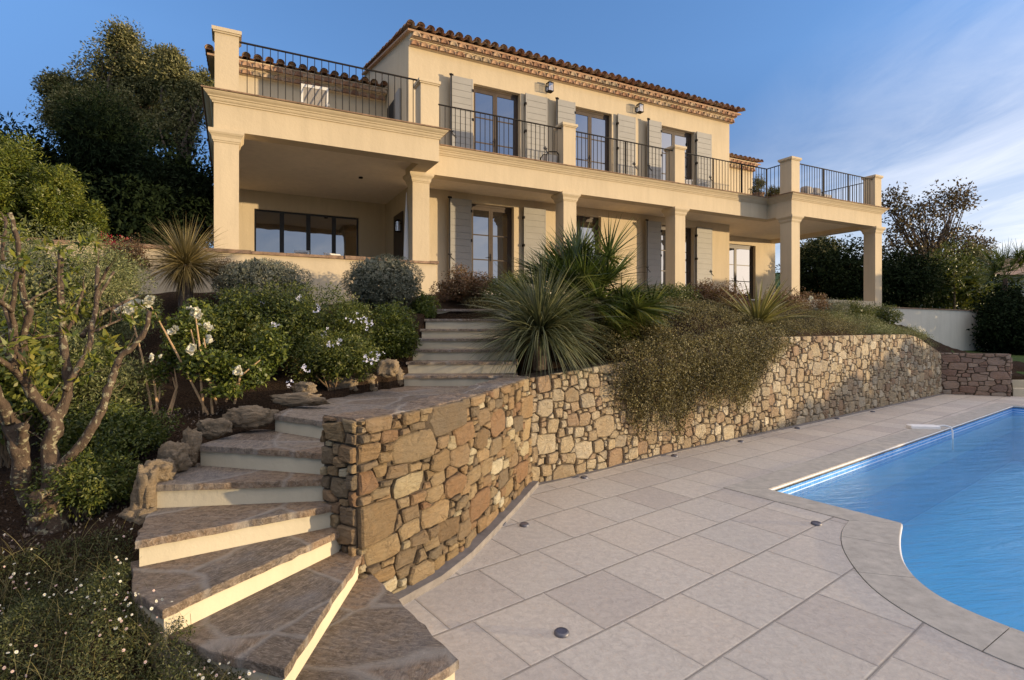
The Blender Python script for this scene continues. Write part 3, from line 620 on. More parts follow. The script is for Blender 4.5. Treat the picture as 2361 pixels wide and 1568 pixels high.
# ================================================================ TERRAIN, DECK, POOL
NEAR=[(-.977,3.42),(-.83,3.65),(-.60,3.98),(-.42,4.38),(-.28,4.80),(-.08,5.42),(.08,5.95),(.205,6.36)]
FAR=[(.205,6.36),(.932,6.916),(2.479,8.171),(5.353,10.25),(11.824,15.019)]
RET=[(11.824,15.019),(13.20,14.40)]
ctrl=np.array([(-.6,2.2,.18),(-1.3,2.2,.26),(-1.9,2.6,.42),(-2.05,2.95,.50),(-2.4,3.45,.68),(-2.38,3.95,.86),(-2.1,4.6,1.0),(-1.95,5.4,1.2),(-1.5,6.6,1.3),(-2.91,3.36,.60),
(-2.34,2.71,.42),(-3,1.5,.28),(-1.5,1.2,.12),(-.8,1.0,.05),(-4,3.5,.75),(-5,6,1.5),(-2.79,4.79,1.08),(-2.75,5.95,1.3),(-4,7.5,2.0),(-2.5,7.5,1.8),(-1.5,7.2,1.55),(-1.45,8.3,2.05),
(-2,9.5,2.35),(-5,9,2.4),(-8,8,2.4),(-8,5,1.6),(-8,3,1.0),(-8,0,.3),(-4,0,.1),(0,-3,-.1),(-6,11,2.6),(-9,12,2.8),(-10,18,3.2),
(.1,6.7,1.28),(-.3,6.2,1.2),(.9,7.3,1.38),(2.5,8.7,1.55),(5.2,10.5,1.66),(9,13.4,1.66),(11.3,15.2,1.25),(.3,8.5,1.95),(1.5,9.5,2.1),(-.5,10.5,2.45),(-.6,8.5,2.1),(4,11,2.15),(3,12,2.5),
(6,12.8,2.5),(9,14.9,2.3),(8,13.6,2.0),(11,16.6,2.3),(12.6,17.0,1.6),(14,16.5,.8),(17,19,.8),(14,14.6,.5),(20,20,.8),(24,24,1.0),(30,14,.2),(30,40,1.5),(-2,12,2.6),(2,14,2.6),(8,17,2.6),(12,18.5,2.5),(10,25,2.8),(0,25,3.0),(18,28,1.4),(15,24,2.0)])
def ghv(X,Y):
    d=(ctrl[:,0][:,None]-X.ravel())**2+(ctrl[:,1][:,None]-Y.ravel())**2+.03; w=d**-2; Z=((w*ctrl[:,2][:,None]).sum(0)/w.sum(0)).reshape(X.shape)
    c,s=.8019,.5975; a=(X-.205)*c+(Y-6.36)*s; b=-(X-.205)*s+(Y-6.36)*c
    top=np.interp(a,[-3,0,5.6,11.9,12.6,14.5,16],[1.2,1.2,1.6,1.6,1.5,1.05,.9])
    cap=top+.50*np.maximum(b-.2,0); return np.where((a>-.3)&(b>-.5)&(b<4),np.minimum(Z,cap),Z)
def gh(x,y): return float(ghv(np.array([[x]]),np.array([[y]]))[0,0])
def inpoly(X,Y,P):
    r=np.zeros(X.shape,bool); n=len(P)
    for i in range(n):
        x1,y1=P[i]; x2,y2=P[(i+1)%n]
        c=((y1>Y)!=(y2>Y)); 
        with np.errstate(divide='ignore',invalid='ignore'): xx=(x2-x1)*(Y-y1)/(y2-y1+1e-12)+x1
        r^=c&(X<xx)
    return r
def shift(P,d):
    o=offs(P,d); return o
nb=shift(NEAR,-.16); fb=shift(FAR,-.17)
deckside=[(-.55,-6),(-.30,2.3),(-.20,2.6),(-.9,3.5)]+nb[1:]+fb[1:]+[(13.4,14.5),(13.4,14.9),(40,14.9),(40,-6)]
stairs_poly=[(-.3,2.3),(-1.35,2.15),(-1.80,2.68),(-2.0,3.0),(-2.24,3.5),(-2.2,4.0),(-1.9,4.5),(-1.9,5.0),(-1.30,6.4),(-1.28,8.3),(.05,8.3),(.05,6.5),(-.2,5.6),(-.75,4.2),(-.9,3.5),(-.2,2.6)]
def grid(name,x0,x1,y0,y1,st,fn,mats):
    X,Y=np.meshgrid(np.arange(x0,x1+st/2,st),np.arange(y0,y1+st/2,st)); Z,keep=fn(X,Y)
    V=np.stack([X,Y,Z],-1).reshape(-1,3); ny,nx=X.shape; i=np.arange(ny*nx).reshape(ny,nx)
    Q=np.stack([i[:-1,:-1],i[:-1,1:],i[1:,1:],i[1:,:-1]],-1).reshape(-1,4)
    if keep is not None: Q=Q[keep[:-1,:-1].ravel()]
    return link(name,np_mesh(name,V,Q),mats,None,True)
def f1(X,Y):
    Z=ghv(X,Y)+np.sin(X*9+Y*5)*.012+np.sin(X*23-Y*17)*.008
    Z[inpoly(X,Y,deckside)]=-.12; Z[inpoly(X,Y,stairs_poly)]=-.08; NE=[(-1.1,3.25)]+NEAR[:-1]; Z[inpoly(X,Y,offs(NE,.12)+offs(NE,-.5)[::-1])]=-.08
    return Z,~inpoly(X,Y,[(1.2,2.2),(1.6,5.2),(3.0,7.0),(11.0,13.4),(16,12),(16,-1),(1.2,-1)])
g=grid('garden_soil',-9,15,0,20,.1,f1,M['soil']); tag(g,kind='structure')
def f2(X,Y):
    Z=ghv(X,Y)-.15; Z=np.where(Y<1.5,np.minimum(Z,-.15),Z); Z=np.where((X>-1)&(Y<14),-.2,Z)
    far=np.clip((np.hypot(X,Y)-45)/150,0,1); Z=np.where(Y>20,Z+far*18,Z-far*20)
    Z=np.where(inpoly(X,Y,[(-9,0),(15,0),(15,20),(-9,20)]),-3,Z)
    Z=np.where(inpoly(X,Y,[(-2,-8),(30,-8),(30,15),(-2,15)]),-3,Z)
    return Z,None
g=grid('hillside_ground',-400,400,-400,400,4,f2,M['grass_far']); tag(g,kind='structure')
def f3(X,Y):
    return ghv(X,Y)-.02,None
g=grid('lawn',14.2,34,14.9,36,.5,f3,M['grass_far']); tag(g,kind='structure')
# pool outline in paving axes
E1=(.7923,.6101); N1=(-.6101,.7923)
def NS(n,s): return (n*N1[0]+s*E1[0],n*N1[1]+s*E1[1])
arc=[(1.83,6.01),(1.685,5.47),(1.506,5.0),(1.264,4.66),(1.0,4.50),(.62,4.44),(.24,4.50),(-.02,4.66),(-.27,5.0),(-.44,5.47),(-.59,6.01)]
def catmull(P,k=5):
    out=[]
    for i in range(len(P)-1):
        a=P[max(i-1,0)];b=P[i];c=P[i+1];d=P[min(i+2,len(P)-1)]
        for j in range(k):
            t=j/k; out.append(tuple(.5*((2*b[q])+(-a[q]+c[q])*t+(2*a[q]-5*b[q]+4*c[q]-d[q])*t*t+(-a[q]+3*b[q]-3*c[q]+d[q])*t**3) for q in (0,1)))
    out.append(P[-1]); return out
pool_ns=[(3.135,6.07)]+catmull(arc)+[(-1.9,6.07),(-1.9,17.12),(2.95,17.12)]
pool=[NS(*p) for p in pool_ns]       # this runs clockwise or not: fix below
def area(P): return sum(P[i][0]*P[(i+1)%len(P)][1]-P[(i+1)%len(P)][0]*P[i][1] for i in range(len(P)))/2
if area(pool)<0: pool=pool[::-1]
def offclosed(P,d):
    n=len(P); out=[]
    for i in range(n):
        a,b,c=P[i-1],P[i],P[(i+1)%n]
        def nr(p,q): dx,dy=q[0]-p[0],q[1]-p[1]; l=math.hypot(dx,dy); return (dy/l,-dx/l)
        u,v=nr(a,b),nr(b,c); mx,my=u[0]+v[0],u[1]+v[1]; q=2/max(mx*mx+my*my,.6); out.append((b[0]+mx*q*d,b[1]+my*q*d))
    return out
oarc=[(2.15,5.70),(2.06,5.30),(1.86,4.86),(1.50,4.37),(1.10,4.10),(.62,3.98),(.14,4.10),(-.26,4.37),(-.62,4.86),(-.82,5.30),(-.91,5.70)]
cop_ns=[(3.475,5.73)]+catmull(oarc)+[(-2.24,5.73),(-2.24,17.46),(3.29,17.46)]
cop=[NS(*p) for p in cop_ns]; pool0=[NS(*p) for p in pool_ns]
if area(pool0)<0: cop=cop[::-1]
from mathutils.geometry import tessellate_polygon
outer=[(-1.3,-4),(28,-4),(28,14.7),(13.3,14.7),(13.3,14.5),(11.9,15.1),(5.3,10.35),(2.4,8.25),(.1,6.5),(-.15,5.8),(-.9,3.6),(-1.3,2.0)]
tri=tessellate_polygon([[Vector((*p,0)) for p in outer],[Vector((*p,0)) for p in cop]])
pts=outer+cop; me=bpy.data.meshes.new('pool_deck'); me.from_pydata([(p[0],p[1],0) for p in pts],[],[tuple(t_) for t_ in tri]); me.update()
for p in me.polygons:
    if p.normal.z<0: p.flip()
o=link('pool_deck',me,M['deck']); tag(o,kind='structure')
sp=empty('swimming_pool',(0,0,0),0,'blue swimming pool with a rounded near end, grey stone coping and a mosaic waterline','swimming pool')
w=MB(); n=len(pool)
for i in range(n):
    j=(i+1)%n; a,b=pool[i],pool[j]; a2,b2=(offclosed(pool,-.0)[i]),(pool[j])
    w.add([(a[0],a[1],-.245),(b[0],b[1],-.245),(b[0],b[1],-1.3),(a[0],a[1],-1.3)],[(0,1,2,3)])
w.add([(p[0],p[1],-1.3) for p in pool],[tuple(range(n))])
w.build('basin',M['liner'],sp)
w=MB()
for i in range(n):
    j=(i+1)%n; a,b=pool[i],pool[j]; w.add([(a[0],a[1],-.02),(b[0],b[1],-.02),(b[0],b[1],-.245),(a[0],a[1],-.245)],[(0,1,2,3)])
w.build('waterline_tiles',M['mosaic'],sp)
# coping stones with small gaps
w=MB(); acc=0; 
def lerp(a,b,t): return (a[0]+(b[0]-a[0])*t,a[1]+(b[1]-a[1])*t)
pin=offclosed(pool,-.012)
cuts=[]
for i in range(n):
    j=(i+1)%n; L=math.dist(pool[i],pool[j]); k=max(1,round(L/.58)) if L>.4 else 1
    for q in range(k):
        a,b=lerp(pin[i],pin[j],q/k),lerp(pin[i],pin[j],(q+1)/k); c,d=lerp(cop[j],cop[i],1-(q+1)/k),lerp(cop[j],cop[i],1-q/k)
        acc+=math.dist(a,b); gp=0
        if L>.4 or acc>.62: gp=.006; acc=0
        if gp: b=lerp(b,a,gp/max(math.dist(a,b),.01)); c=lerp(c,d,gp/max(math.dist(c,d),.01))
        c=lerp(c,b,.012); d=lerp(d,a,.012)
        w.prism([a,b,c,d],-.035,.006)
w.build('coping',M['coping'],sp)
w=MB(); 
for i in range(n):
    j=(i+1)%n; w.prism([pool[i],pool[j],cop[j],cop[i]],-.06,-.0355)
w.build('coping_bed',M['gutter'],sp)
w=MB(); q=offclosed(pool,-.018); w.tube([(p[0],p[1],-.012) for p in q+[q[0]]],.008,6,caps=False); w.build('edge_trim',M['white'],sp)
w=MB(); q=offclosed(pool,-.001); w.add([(p[0],p[1],-.155) for p in q],[tuple(range(n))]); o=w.build('pool_water',M['water']); tag(o,kind='structure')
# pool alarm
x,y=G(2128,988,.0); al=empty('pool_alarm',(x,y,0),rad(37.5-52),'flat white pool alarm box on the paving with a curved tube reaching into the water','pool alarm')
x2,y2=G(2158,1005,-.05)
w=MB(); w.loft([[(a*(.24-q),b*(.09-q),z) for a,b in ((-1,-1),(1,-1),(1,1),(-1,1))] for q,z in ((0,.004),(0,.05),(.02,.065))]); al.rotation_euler=(0,0,rad(-8)); w.build('body',M['white'],al)
w=MB(); dx,dy=.42,-.10; w.tube([(.2,-.0,.05),(.34,-.03,.07),(.42,-.06,.05),(.44,-.08,-.02),(.44,-.09,-.35)],.014,6); w.build('tube',M['white'],al)
# gutter / kerb along the wall foot
def strip(path,d0,d1,z0,z1,mb):
    a=offs(path,d0); b=offs(path,d1)
    for i in range(len(path)-1): mb.prism([a[i],a[i+1],b[i+1],b[i]],z0,z1)
w=MB(); strip(NEAR,0.0,.11,-.05,.055,w); o=w.build('wall_kerb',M['gutter']); tag(o,kind='structure')
w=MB(); strip(FAR,0.0,.10,-.05,.012,w); o=w.build('wall_gutter',M['gutter']); tag(o,kind='structure')
# recessed lights
LB=['round recessed deck light beside the bend where the two stone walls meet','round recessed deck light nearest the curved stone wall','raised oval recessed deck light in front of the pool coping','round recessed deck light nearest the camera on open paving']
lp=[(1347,1102),(1209,1212),(1882,1209),(1295,1462),(1555,1052),(1708,1019),(1838,988),(1930,966),(2012,950)]
for i,(u,v) in enumerate(lp):
    x,y=G(u,v,.0); r=.046
    lab=LB[i] if i<4 else 'recessed deck light along the long wall foot, %s'%['nearest one of the row','second of the row','middle one of the row','second farthest of the row','farthest one of the row'][i-4]
    e=empty('deck_light',(x,y,0),0,lab,'deck light','recessed lights in the pool paving')
    circ=lambda r,z:[(r*math.cos(a),r*math.sin(a),z) for a in [k*math.pi/10 for k in range(20)]]
    w=MB(); w.loft([circ(r,.001),circ(r,.014),circ(r*.85,.021),circ(r*.70,.021)],True,False); w.build('rim',M['steel'],e,True)
    w=MB(); w.add(circ(r*.71,.019),[tuple(range(20))]); w.build('lens',M['lens'],e)
# ---------------------------------------------------------------- stone walls: every stone a small block
def clip(poly,nx,ny,c):
    out=[]; n=len(poly)
    for i in range(n):
        p,q=poly[i],poly[(i+1)%n]; a=nx*p[0]+ny*p[1]-c; b=nx*q[0]+ny*q[1]-c
        if a<=0: out.append(p)
        if (a<0)!=(b<0) and abs(a-b)>1e-12: t_=a/(a-b); out.append((p[0]+(q[0]-p[0])*t_,p[1]+(q[1]-p[1])*t_))
    return out
def stone_cells(L,outline,ax,rs,seed,sq=.4):
    r_=random.Random(seed); pts=[]; Ht=max(p[1] for p in outline); g_={}
    cs=.25
    for rmin,rmax,cnt in rs:
        for _ in range(cnt):
            x,y=r_.uniform(0,L/ax),r_.uniform(0,Ht); rd=r_.uniform(rmin,rmax); ok=True; ci,cj=int(x/cs),int(y/cs)
            for a in (ci-1,ci,ci+1):
                for b in (cj-1,cj,cj+1):
                    for (X,Y,R_) in g_.get((a,b),()):
                        if (x-X)**2+(y-Y)**2<((rd+R_)*.92)**2: ok=False;break
                    if not ok:break
                if not ok:break
            if ok: g_.setdefault((ci,cj),[]).append((x,y,rd)); pts.append((x,y,rd))
    cells=[]
    base=[(a/ax,b) for a,b in outline]
    for (x,y,rd) in pts:
        R3=.30
        poly=[(x-R3,y-R3),(x+R3,y-R3),(x+R3,y+R3),(x-R3,y+R3)]
        ci,cj=int(x/cs),int(y/cs)
        for a in range(ci-2,ci+3):
            for b in range(cj-2,cj+3):
                for (X,Y,R_) in g_.get((a,b),()):
                    if X==x and Y==y: continue
                    nx,ny=X-x,Y-y; tt_=.5+(rd*rd-R_*R_)/(2*(nx*nx+ny*ny)); mx_,my_=x+nx*tt_,y+ny*tt_
                    if abs(nx)>abs(ny)*1.15: ny*=sq
                    elif abs(ny)>abs(nx)*1.15: nx*=sq
                    c=nx*mx_+ny*my_
                    poly=clip(poly,nx,ny,c)
                    if len(poly)<3: break
                if len(poly)<3: break
            if len(poly)<3: break
        if len(poly)<3: continue
        m=len(base)
        for i in range(m):
            p,q=base[i],base[(i+1)%m]; nx,ny=q[1]-p[1],-(q[0]-p[0]); poly=clip(poly,nx,ny,nx*p[0]+ny*p[1])
            if len(poly)<3: break
        if len(poly)<3: continue
        cells.append([(a*ax,b) for a,b in poly])
    return cells,r_
def path_map(path):
    seg=[0]
    for i in range(len(path)-1): seg.append(seg[-1]+math.dist(path[i],path[i+1]))
    nrm=[]
    for i in range(len(path)-1):
        dx,dy=path[i+1][0]-path[i][0],path[i+1][1]-path[i][1]; l=math.hypot(dx,dy); nrm.append((dy/l,-dx/l))
    def f(a,z,o):
        i=0
        while i<len(seg)-2 and a>seg[i+1]: i+=1
        t_=(a-seg[i])/(seg[i+1]-seg[i]); x=path[i][0]+(path[i+1][0]-path[i][0])*t_; y=path[i][1]+(path[i+1][1]-path[i][1])*t_
        return (x+nrm[i][0]*o,y+nrm[i][1]*o,z)
    return f,seg[-1]
def stones(mb,path,outline_fn,ax,rs,seed,gap=.010,proud=.035,sq=.28):
    f,L=path_map(path); cells,r_=stone_cells(L,outline_fn(L),ax,rs,seed,sq)
    for poly in cells:
        n=len(poly); cx=sum(p[0] for p in poly)/n; cy=sum(p[1] for p in poly)/n
        A=abs(area(poly)); 
        if A<.0006: continue
        P=[]
        for i in range(n):   # round the corners
            p,q=poly[i],poly[(i+1)%n]
            for t_ in ((.05,.35,.65,.95) if math.dist(p,q)>.09 else (.10,.90)):
                P.append((p[0]+(q[0]-p[0])*t_+r_.uniform(-.004,.004),p[1]+(q[1]-p[1])*t_+r_.uniform(-.004,.004)))
        n=len(P); ri=math.sqrt(A)*.5
        def ring(g_,o,jit=0): 
            return [f(cx+(p[0]-cx)*(1-g_/ri),cy+(p[1]-cy)*(1-g_/ri),o+tx*(p[0]-cx)+ty*(p[1]-cy)+(r_.uniform(-jit,jit))) for p in P]
        tx,ty=r_.uniform(-.10,.10),r_.uniform(-.10,.10); pr=proud*r_.uniform(.5,1.2)
        g0=min(gap*r_.uniform(.5,1.2),ri*.25)
        R0=ring(g0,-.012); R1=ring(g0*1.05,pr*.62,.003); R2=ring(g0+min(.009,ri*.16),pr,.004); R3=ring(ri*.45,pr+.003,.004)
        vs=R0+R1+R2+R3+[f(cx,cy,pr+r_.uniform(-.003,.006))]
        fs=[]
        for k in range(3):
            for i in range(n): j=(i+1)%n; fs.append((k*n+i,k*n+j,(k+1)*n+j,(k+1)*n+i))
        for i in range(n): fs.append((3*n+i,3*n+(i+1)%n,4*n))
        mb.add(vs,fs)
def wall_body(path,th,tops,mb,z0=-.1):
    b=offs(path,-th); seg=[0]
    for i in range(len(path)): pass
    for i in range(len(path)-1): mb.prism([path[i],path[i+1],b[i+1],b[i]],z0,[tops[i],tops[i+1],tops[i+1],tops[i]])
cw=empty('curved_stone_wall',(0,0,0),0,'curved stone retaining wall with brown and gold stones beside the lower steps','wall')
w=MB(); rect=lambda h:(lambda L:[(0,.0),(L,.0),(L,h),(0,h)])
rsn=[(.11,.14,12),(.07,.095,160),(.045,.065,1500),(.03,.042,5000),(.018,.026,7000)]
stones(w,NEAR,rect(1.262),2.0,rsn,5,.006,.036)
stones(w,[(-1.243,3.586),(-.972,3.418)],rect(1.262),1.5,[(.05,.07,60),(.03,.05,900),(.02,.03,900)],6,.007,.03)
w.build('stonework',M['stoneA'],cw)
w=MB(); wall_body(NEAR,.31,[1.235]*len(NEAR),w); w.build('mortar_core',M['mortar'],cw)
a=offs(NEAR,-.004); b=offs(NEAR,-.33); w=MB()
a[0]=(a[0][0]+.005,a[0][1]+.0); b[0]=(b[0][0]+.0,b[0][1]+.0)
ra=random.Random(9)
ca,cb=catmull(a,6),catmull(b,6); jj=lambda p,m_=.008:(p[0]+ra.uniform(-m_,m_),p[1]+ra.uniform(-m_,m_))
ca=[jj(p) for p in ca]; cb=[jj(p) for p in cb]; rows=[]
for p,q in zip(ca,cb):
    zt=1.262+ra.uniform(-.008,.008); rows.append([(*lerp(p,q,.03),1.215),(*p,1.235),(*lerp(p,q,.02),zt-.006),(*lerp(p,q,.07),zt)]+[(*jj(lerp(p,q,f_),.004),zt+ra.uniform(-.004,.004)) for f_ in (.3,.5,.7)]+[(*lerp(p,q,.95),zt),(*q,zt-.02),(*q,1.21)])
w.loft(rows)
w.build('coping',M['slate'],cw)
lw=empty('long_stone_wall',(0,0,0),0,'long pale stone retaining wall running along the pool terrace','wall')
f_,LF=path_map(FAR)
def of(L): return [(0,0),(L,0),(L,1.12),(L-1.9,1.60),(L-2.6,1.67),(5.6,1.67),(0,1.26)]
w=MB(); stones(w,FAR,of,1.25,[(.11,.15,90),(.085,.11,700),(.055,.08,5000),(.03,.05,14000),(.02,.03,12000)],11,.008,.04,.28)
w.build('stonework',M['stoneB'],lw)
w=MB(); f2_,_=path_map(FAR)
st_=[0]
xs=[0,.8,2,3.3,4.5,5.6,7.5,9.5,11.5,LF-2.6,LF-1.9,LF]
def topf(a): 
    return np.interp(a,[0,5.6,LF-2.6,LF-1.9,LF],[1.25,1.66,1.66,1.59,1.11])
for a_,b_ in zip(xs[:-1],xs[1:]):
    p=[f2_(a_,0,0)[:2],f2_(b_,0,0)[:2],f2_(b_,0,-.32)[:2],f2_(a_,0,-.32)[:2]]; h0,h1=float(topf(a_)),float(topf(b_)); w.prism(p,-.1,[h0,h1,h1,h0])
w.build('mortar_core',M['mortar'],lw)
rw=empty('return_stone_wall',(0,0,0),0,'short shaded stone wall closing the far end of the pool terrace','wall')
w=MB(); stones(w,RET,rect(1.13),1.8,[(.09,.13,60),(.05,.08,1500),(.03,.045,2500)],13,.009,.03)
ex=offs([RET[1],(13.42,14.85)],0); stones(w,[RET[1],(13.40,14.75)],rect(1.13),1.3,[(.06,.09,100),(.03,.05,500)],14,.009,.03)
w.build('stonework',M['stoneC'],rw)
w=MB(); wall_body(RET,.35,[1.13,1.13],w); w.build('mortar_core',M['mortar'],rw)
# rendered wall beyond the house
sw=empty('sloping_wall',(0,0,0),0,'plain pale rendered garden wall with a sloping end beyond the house','wall')
p0=(13.0,18.85); dirx=(.8889,.458)
def al_(m_,o=0): return (p0[0]+dirx[0]*m_-dirx[1]*o,p0[1]+dirx[1]*m_+dirx[0]*o)
w=MB(); w.prism([al_(0),al_(6.25),al_(6.25,.2),al_(0,.2)],.3,[2.50,2.47,2.47,2.50]); w.prism([al_(6.25),al_(7.7),al_(7.7,.2),al_(6.25,.2)],.3,[2.47,1.2,1.2,2.47]); w.build('wall',M['plaster_grey'],sw)
w=MB(); w.prism([al_(0,-.03),al_(6.25,-.03),al_(6.25,.23),al_(0,.23)],[2.503,2.473,2.473,2.503],[2.54,2.51,2.51,2.54]); w.prism([al_(6.255,-.03),al_(7.7,-.03),al_(7.7,.23),al_(6.255,.23)],[2.473,1.203,1.203,2.473],[2.51,1.24,1.24,2.51]); w.build('coping',M['brown_coping'],sw)
# far steps up to the lawn
fs_=empty('far_steps',(0,0,0),0,'two low cream steps leading to the lawn at the far end of the pool terrace','steps')
w=MB(); w.prism([(13.36,14.50),(16.5,13.3),(16.9,14.1),(13.5,15.2)],-.1,.20); w.prism([(13.55,14.85),(16.6,13.65),(16.9,14.3),(13.7,15.4)],.2,.40); w.build('step',M['riser'],fs_)
# ================================================================ STEPS
ls=empty('lower_steps',(0,0,0),0,'lower flight of winding garden steps with cream risers and slate treads beside the curved wall','steps')
def jag(P,rnd,st=.06,am=.008):
    out=[]; n=len(P)
    for i in range(n):
        a,b=P[i],P[(i+1)%n]; k=max(1,int(math.dist(a,b)/st))
        for q in range(k):
            p=lerp(a,b,q/k); j=am if q else am*.5; out.append((p[0]+rnd.uniform(-j,j),p[1]+rnd.uniform(-j,j)))
    return out
def step(P,z,par,zb=-.1,th=.042,over=.018):
    r_=random.Random(int(z*1000)); 
    if area(P)<0: P=P[::-1]
    w=MB(); w.prism(P,zb,z-th); w.build('riser',M['riser'],par)
    Q=jag(offclosed(P,over),r_); n=len(Q); w=MB()
    q2=offclosed(Q,-.006)
    rng_=[[(x,y,z-th) for x,y in Q],[(x+r_.uniform(-.003,.003),y,z-th*.5) for x,y in Q],[(x,y,z-.005) for x,y in Q],[(x*.5+X_*.5,y*.5+Y_*.5,z) for (x,y),(X_,Y_) in zip(Q,q2)]]
    w.loft(rng_); w.build('tread',M['slate'],par)
step([(-.93,3.5),(-.271,2.58),(-.60,2.21),(-1.35,2.15),(-1.3,3.2)],.27,ls)
step([(-.968,3.45),(-.971,2.31),(-1.266,2.409),(-1.72,2.60),(-1.25,3.55)],.412,ls)
step([(-1.097,3.50),(-1.609,2.515),(-1.861,2.687),(-2.08,3.0),(-1.25,3.68)],.553,ls)
step([(-1.121,3.555),(-2.014,2.94),(-2.30,3.5),(-1.25,3.80)],.70,ls)
step([(-1.186,3.60),(-2.254,3.452),(-2.32,3.98),(-1.3,3.95)],.85,ls)
step([(-1.2,3.66),(-2.246,3.923),(-2.12,4.5),(-1.30,4.3)],1.0,ls)
step([(-1.22,3.98),(-1.929,4.43),(-1.95,5.1),(-1.40,6.62),(.04,6.62),(-.25,5.8),(-.62,4.9),(-.86,4.2)],1.14,ls)
us=empty('upper_steps',(0,0,0),0,'straight upper flight of cream steps climbing between the shrubs to the house','steps')
for i,z in enumerate([1.268,1.412,1.553,1.690,1.82,1.965,2.12]):
    y=6.5+.3*i; step([(-1.31+.008*i,y),(.05,y),(.05,9.2),(-1.31+.008*i,9.2)],z,us,zb=1.0,th=.035,over=.02)
# border rocks
def rock(name,loc,size,seed,label,rot=0,mat='rock',group='rough stones edging the lower steps'):
    import bmesh
    bm=bmesh.new(); bmesh.ops.create_icosphere(bm,subdivisions=4,radius=1)
    sv=Vector((seed*3.1,seed*1.7,seed*.9))
    for v in bm.verts:
        p=v.co.copy(); q=1.0+.34*mnoise.noise(p*1.3+sv)+.26*mnoise.noise(p*3.1+sv)+.22*abs(mnoise.noise(p*5.5+sv))+.09*mnoise.noise(p*12+sv)+.05*mnoise.noise(p*24+sv)
        c=Vector([math.copysign(abs(a)**.72,a) for a in p]); v.co=Vector((c.x*size[0],c.y*size[1],c.z*size[2]))*q
    me=bpy.data.meshes.new(name); bm.to_mesh(me); bm.free()
    o=link(name,me,M[mat],None,True); o.location=loc; o.rotation_euler=(0,0,rot); tag(o,label,'rock',group); return o
rocks=[ # u,v(center),z,size,label
((338,1135),.80,(.06,.09,.17),'tall pale upright rock, sunlit, beside the fourth step'),
((322,1195),.66,(.075,.08,.065),'low pale rock at the foot of the tall upright rock'),
((372,1085),.91,(.065,.06,.07),'grey rounded rock just behind the tall upright rock'),
((402,1052),.96,(.09,.07,.09),'dark lichened rock beside the fifth step'),
((440,1028),1.0,(.045,.05,.11),'narrow upright dark rock at the end of the fifth step'),
((495,985),1.09,(.11,.06,.065),'grey speckled rock behind the sixth step'),
((580,962),1.12,(.16,.07,.085),'wide dark mossy rock against the bank behind the sixth step'),
((690,922),1.21,(.22,.06,.05),'long low rock with a sunlit top at the corner of the landing'),
((700,897),1.25,(.10,.06,.06),'pointed ochre rock behind the long low rock'),
((792,888),1.23,(.15,.09,.09),'largest smooth ochre rock on the edge of the landing'),
((851,885),1.22,(.08,.07,.10),'small ochre rock between the two large ochre rocks'),
((900,872),1.24,(.14,.10,.12),'square ochre rock at the foot of the upper steps'),
((895,848),1.42,(.10,.08,.08),'small ochre rock perched above the square one by the upper steps'),
((276,1268),.50,(.075,.07,.11),'pale jagged rock at the end of the third step'),
((300,1225),.60,(.08,.07,.05),'flat pale rock between the third and fourth steps'),
]
for i,((u,v),z,s_,lab) in enumerate(rocks):
    x,y=G(u,v,z); rock('rock',(x,y,z),s_,i+1,lab,rot=random.Random(i).uniform(-.5,.5))
# ================================================================ PLANTS
def plant(name,loc,label,cat='shrub',group=None): return empty(name,loc,0,label,cat,group)
def rel(V,e): return V-np.array(e.location[:])
def put(name,mat,e,arrs): return foliage(name,M[mat],e,[rel(a,e) for a in arrs])
def stems(e,n,base,tops,rnd,r=.012,mat='stem',name='stem'):
    w=MB(); b=Vector(base)
    for i in range(n):
        t_=Vector(tops(rnd)); m_=(b+t_)/2+Vector((rnd.uniform(-.08,.08),rnd.uniform(-.08,.08),rnd.uniform(0,.1)))
        w.tube([b+Vector((rnd.uniform(-.05,.05),rnd.uniform(-.05,.05),-.05))-e.location,m_-e.location,t_-e.location],[r,r*.7,r*.3],5)
    w.build(name,M[mat],e)
def shrub(name,label,u,v,Y,rx,ry,rz,mat,n=60,cr=.14,npl=110,L=.035,W=.014,seed=0,low=-.6,shell=.6,cat='shrub',group=None,drop=.2,jit=.8,inner=True):
    x,y,z=PY(u,v,Y); g0=gh(x,y)
    e=plant(name,(x,y,g0),label,cat,group); rng=np.random.default_rng(seed)
    P,N=clump_pts(rng,(x,y,z),(rx,ry,rz),n,cr,npl,shell,0,low)
    ok=P[:,2]>g0-.05; P,N=P[ok],N[ok]; A=[leaves_arr(rng,P,N,L,W,drop,jit)]
    if inner:
        k=int(n*npl*.12); d=unit(rng.normal(size=(k,3))); P=np.array([x,y,z])+d*np.array([rx,ry,rz])*rng.uniform(.2,.75,k)[:,None]; ok=P[:,2]>g0; P,d=P[ok],d[ok]
        A.append(leaves_arr(rng,P,d,L*2.2,W*3,0,1.2))
    put('foliage',mat,e,A)
    rnd=random.Random(seed); stems(e,9,(x,y,g0),lambda r:(x+r.uniform(-rx,rx)*.6,y+r.uniform(-ry,ry)*.6,z+r.uniform(-.2,.5)*rz),rnd,max(.008,min(rx,.9)*.02))
    return e
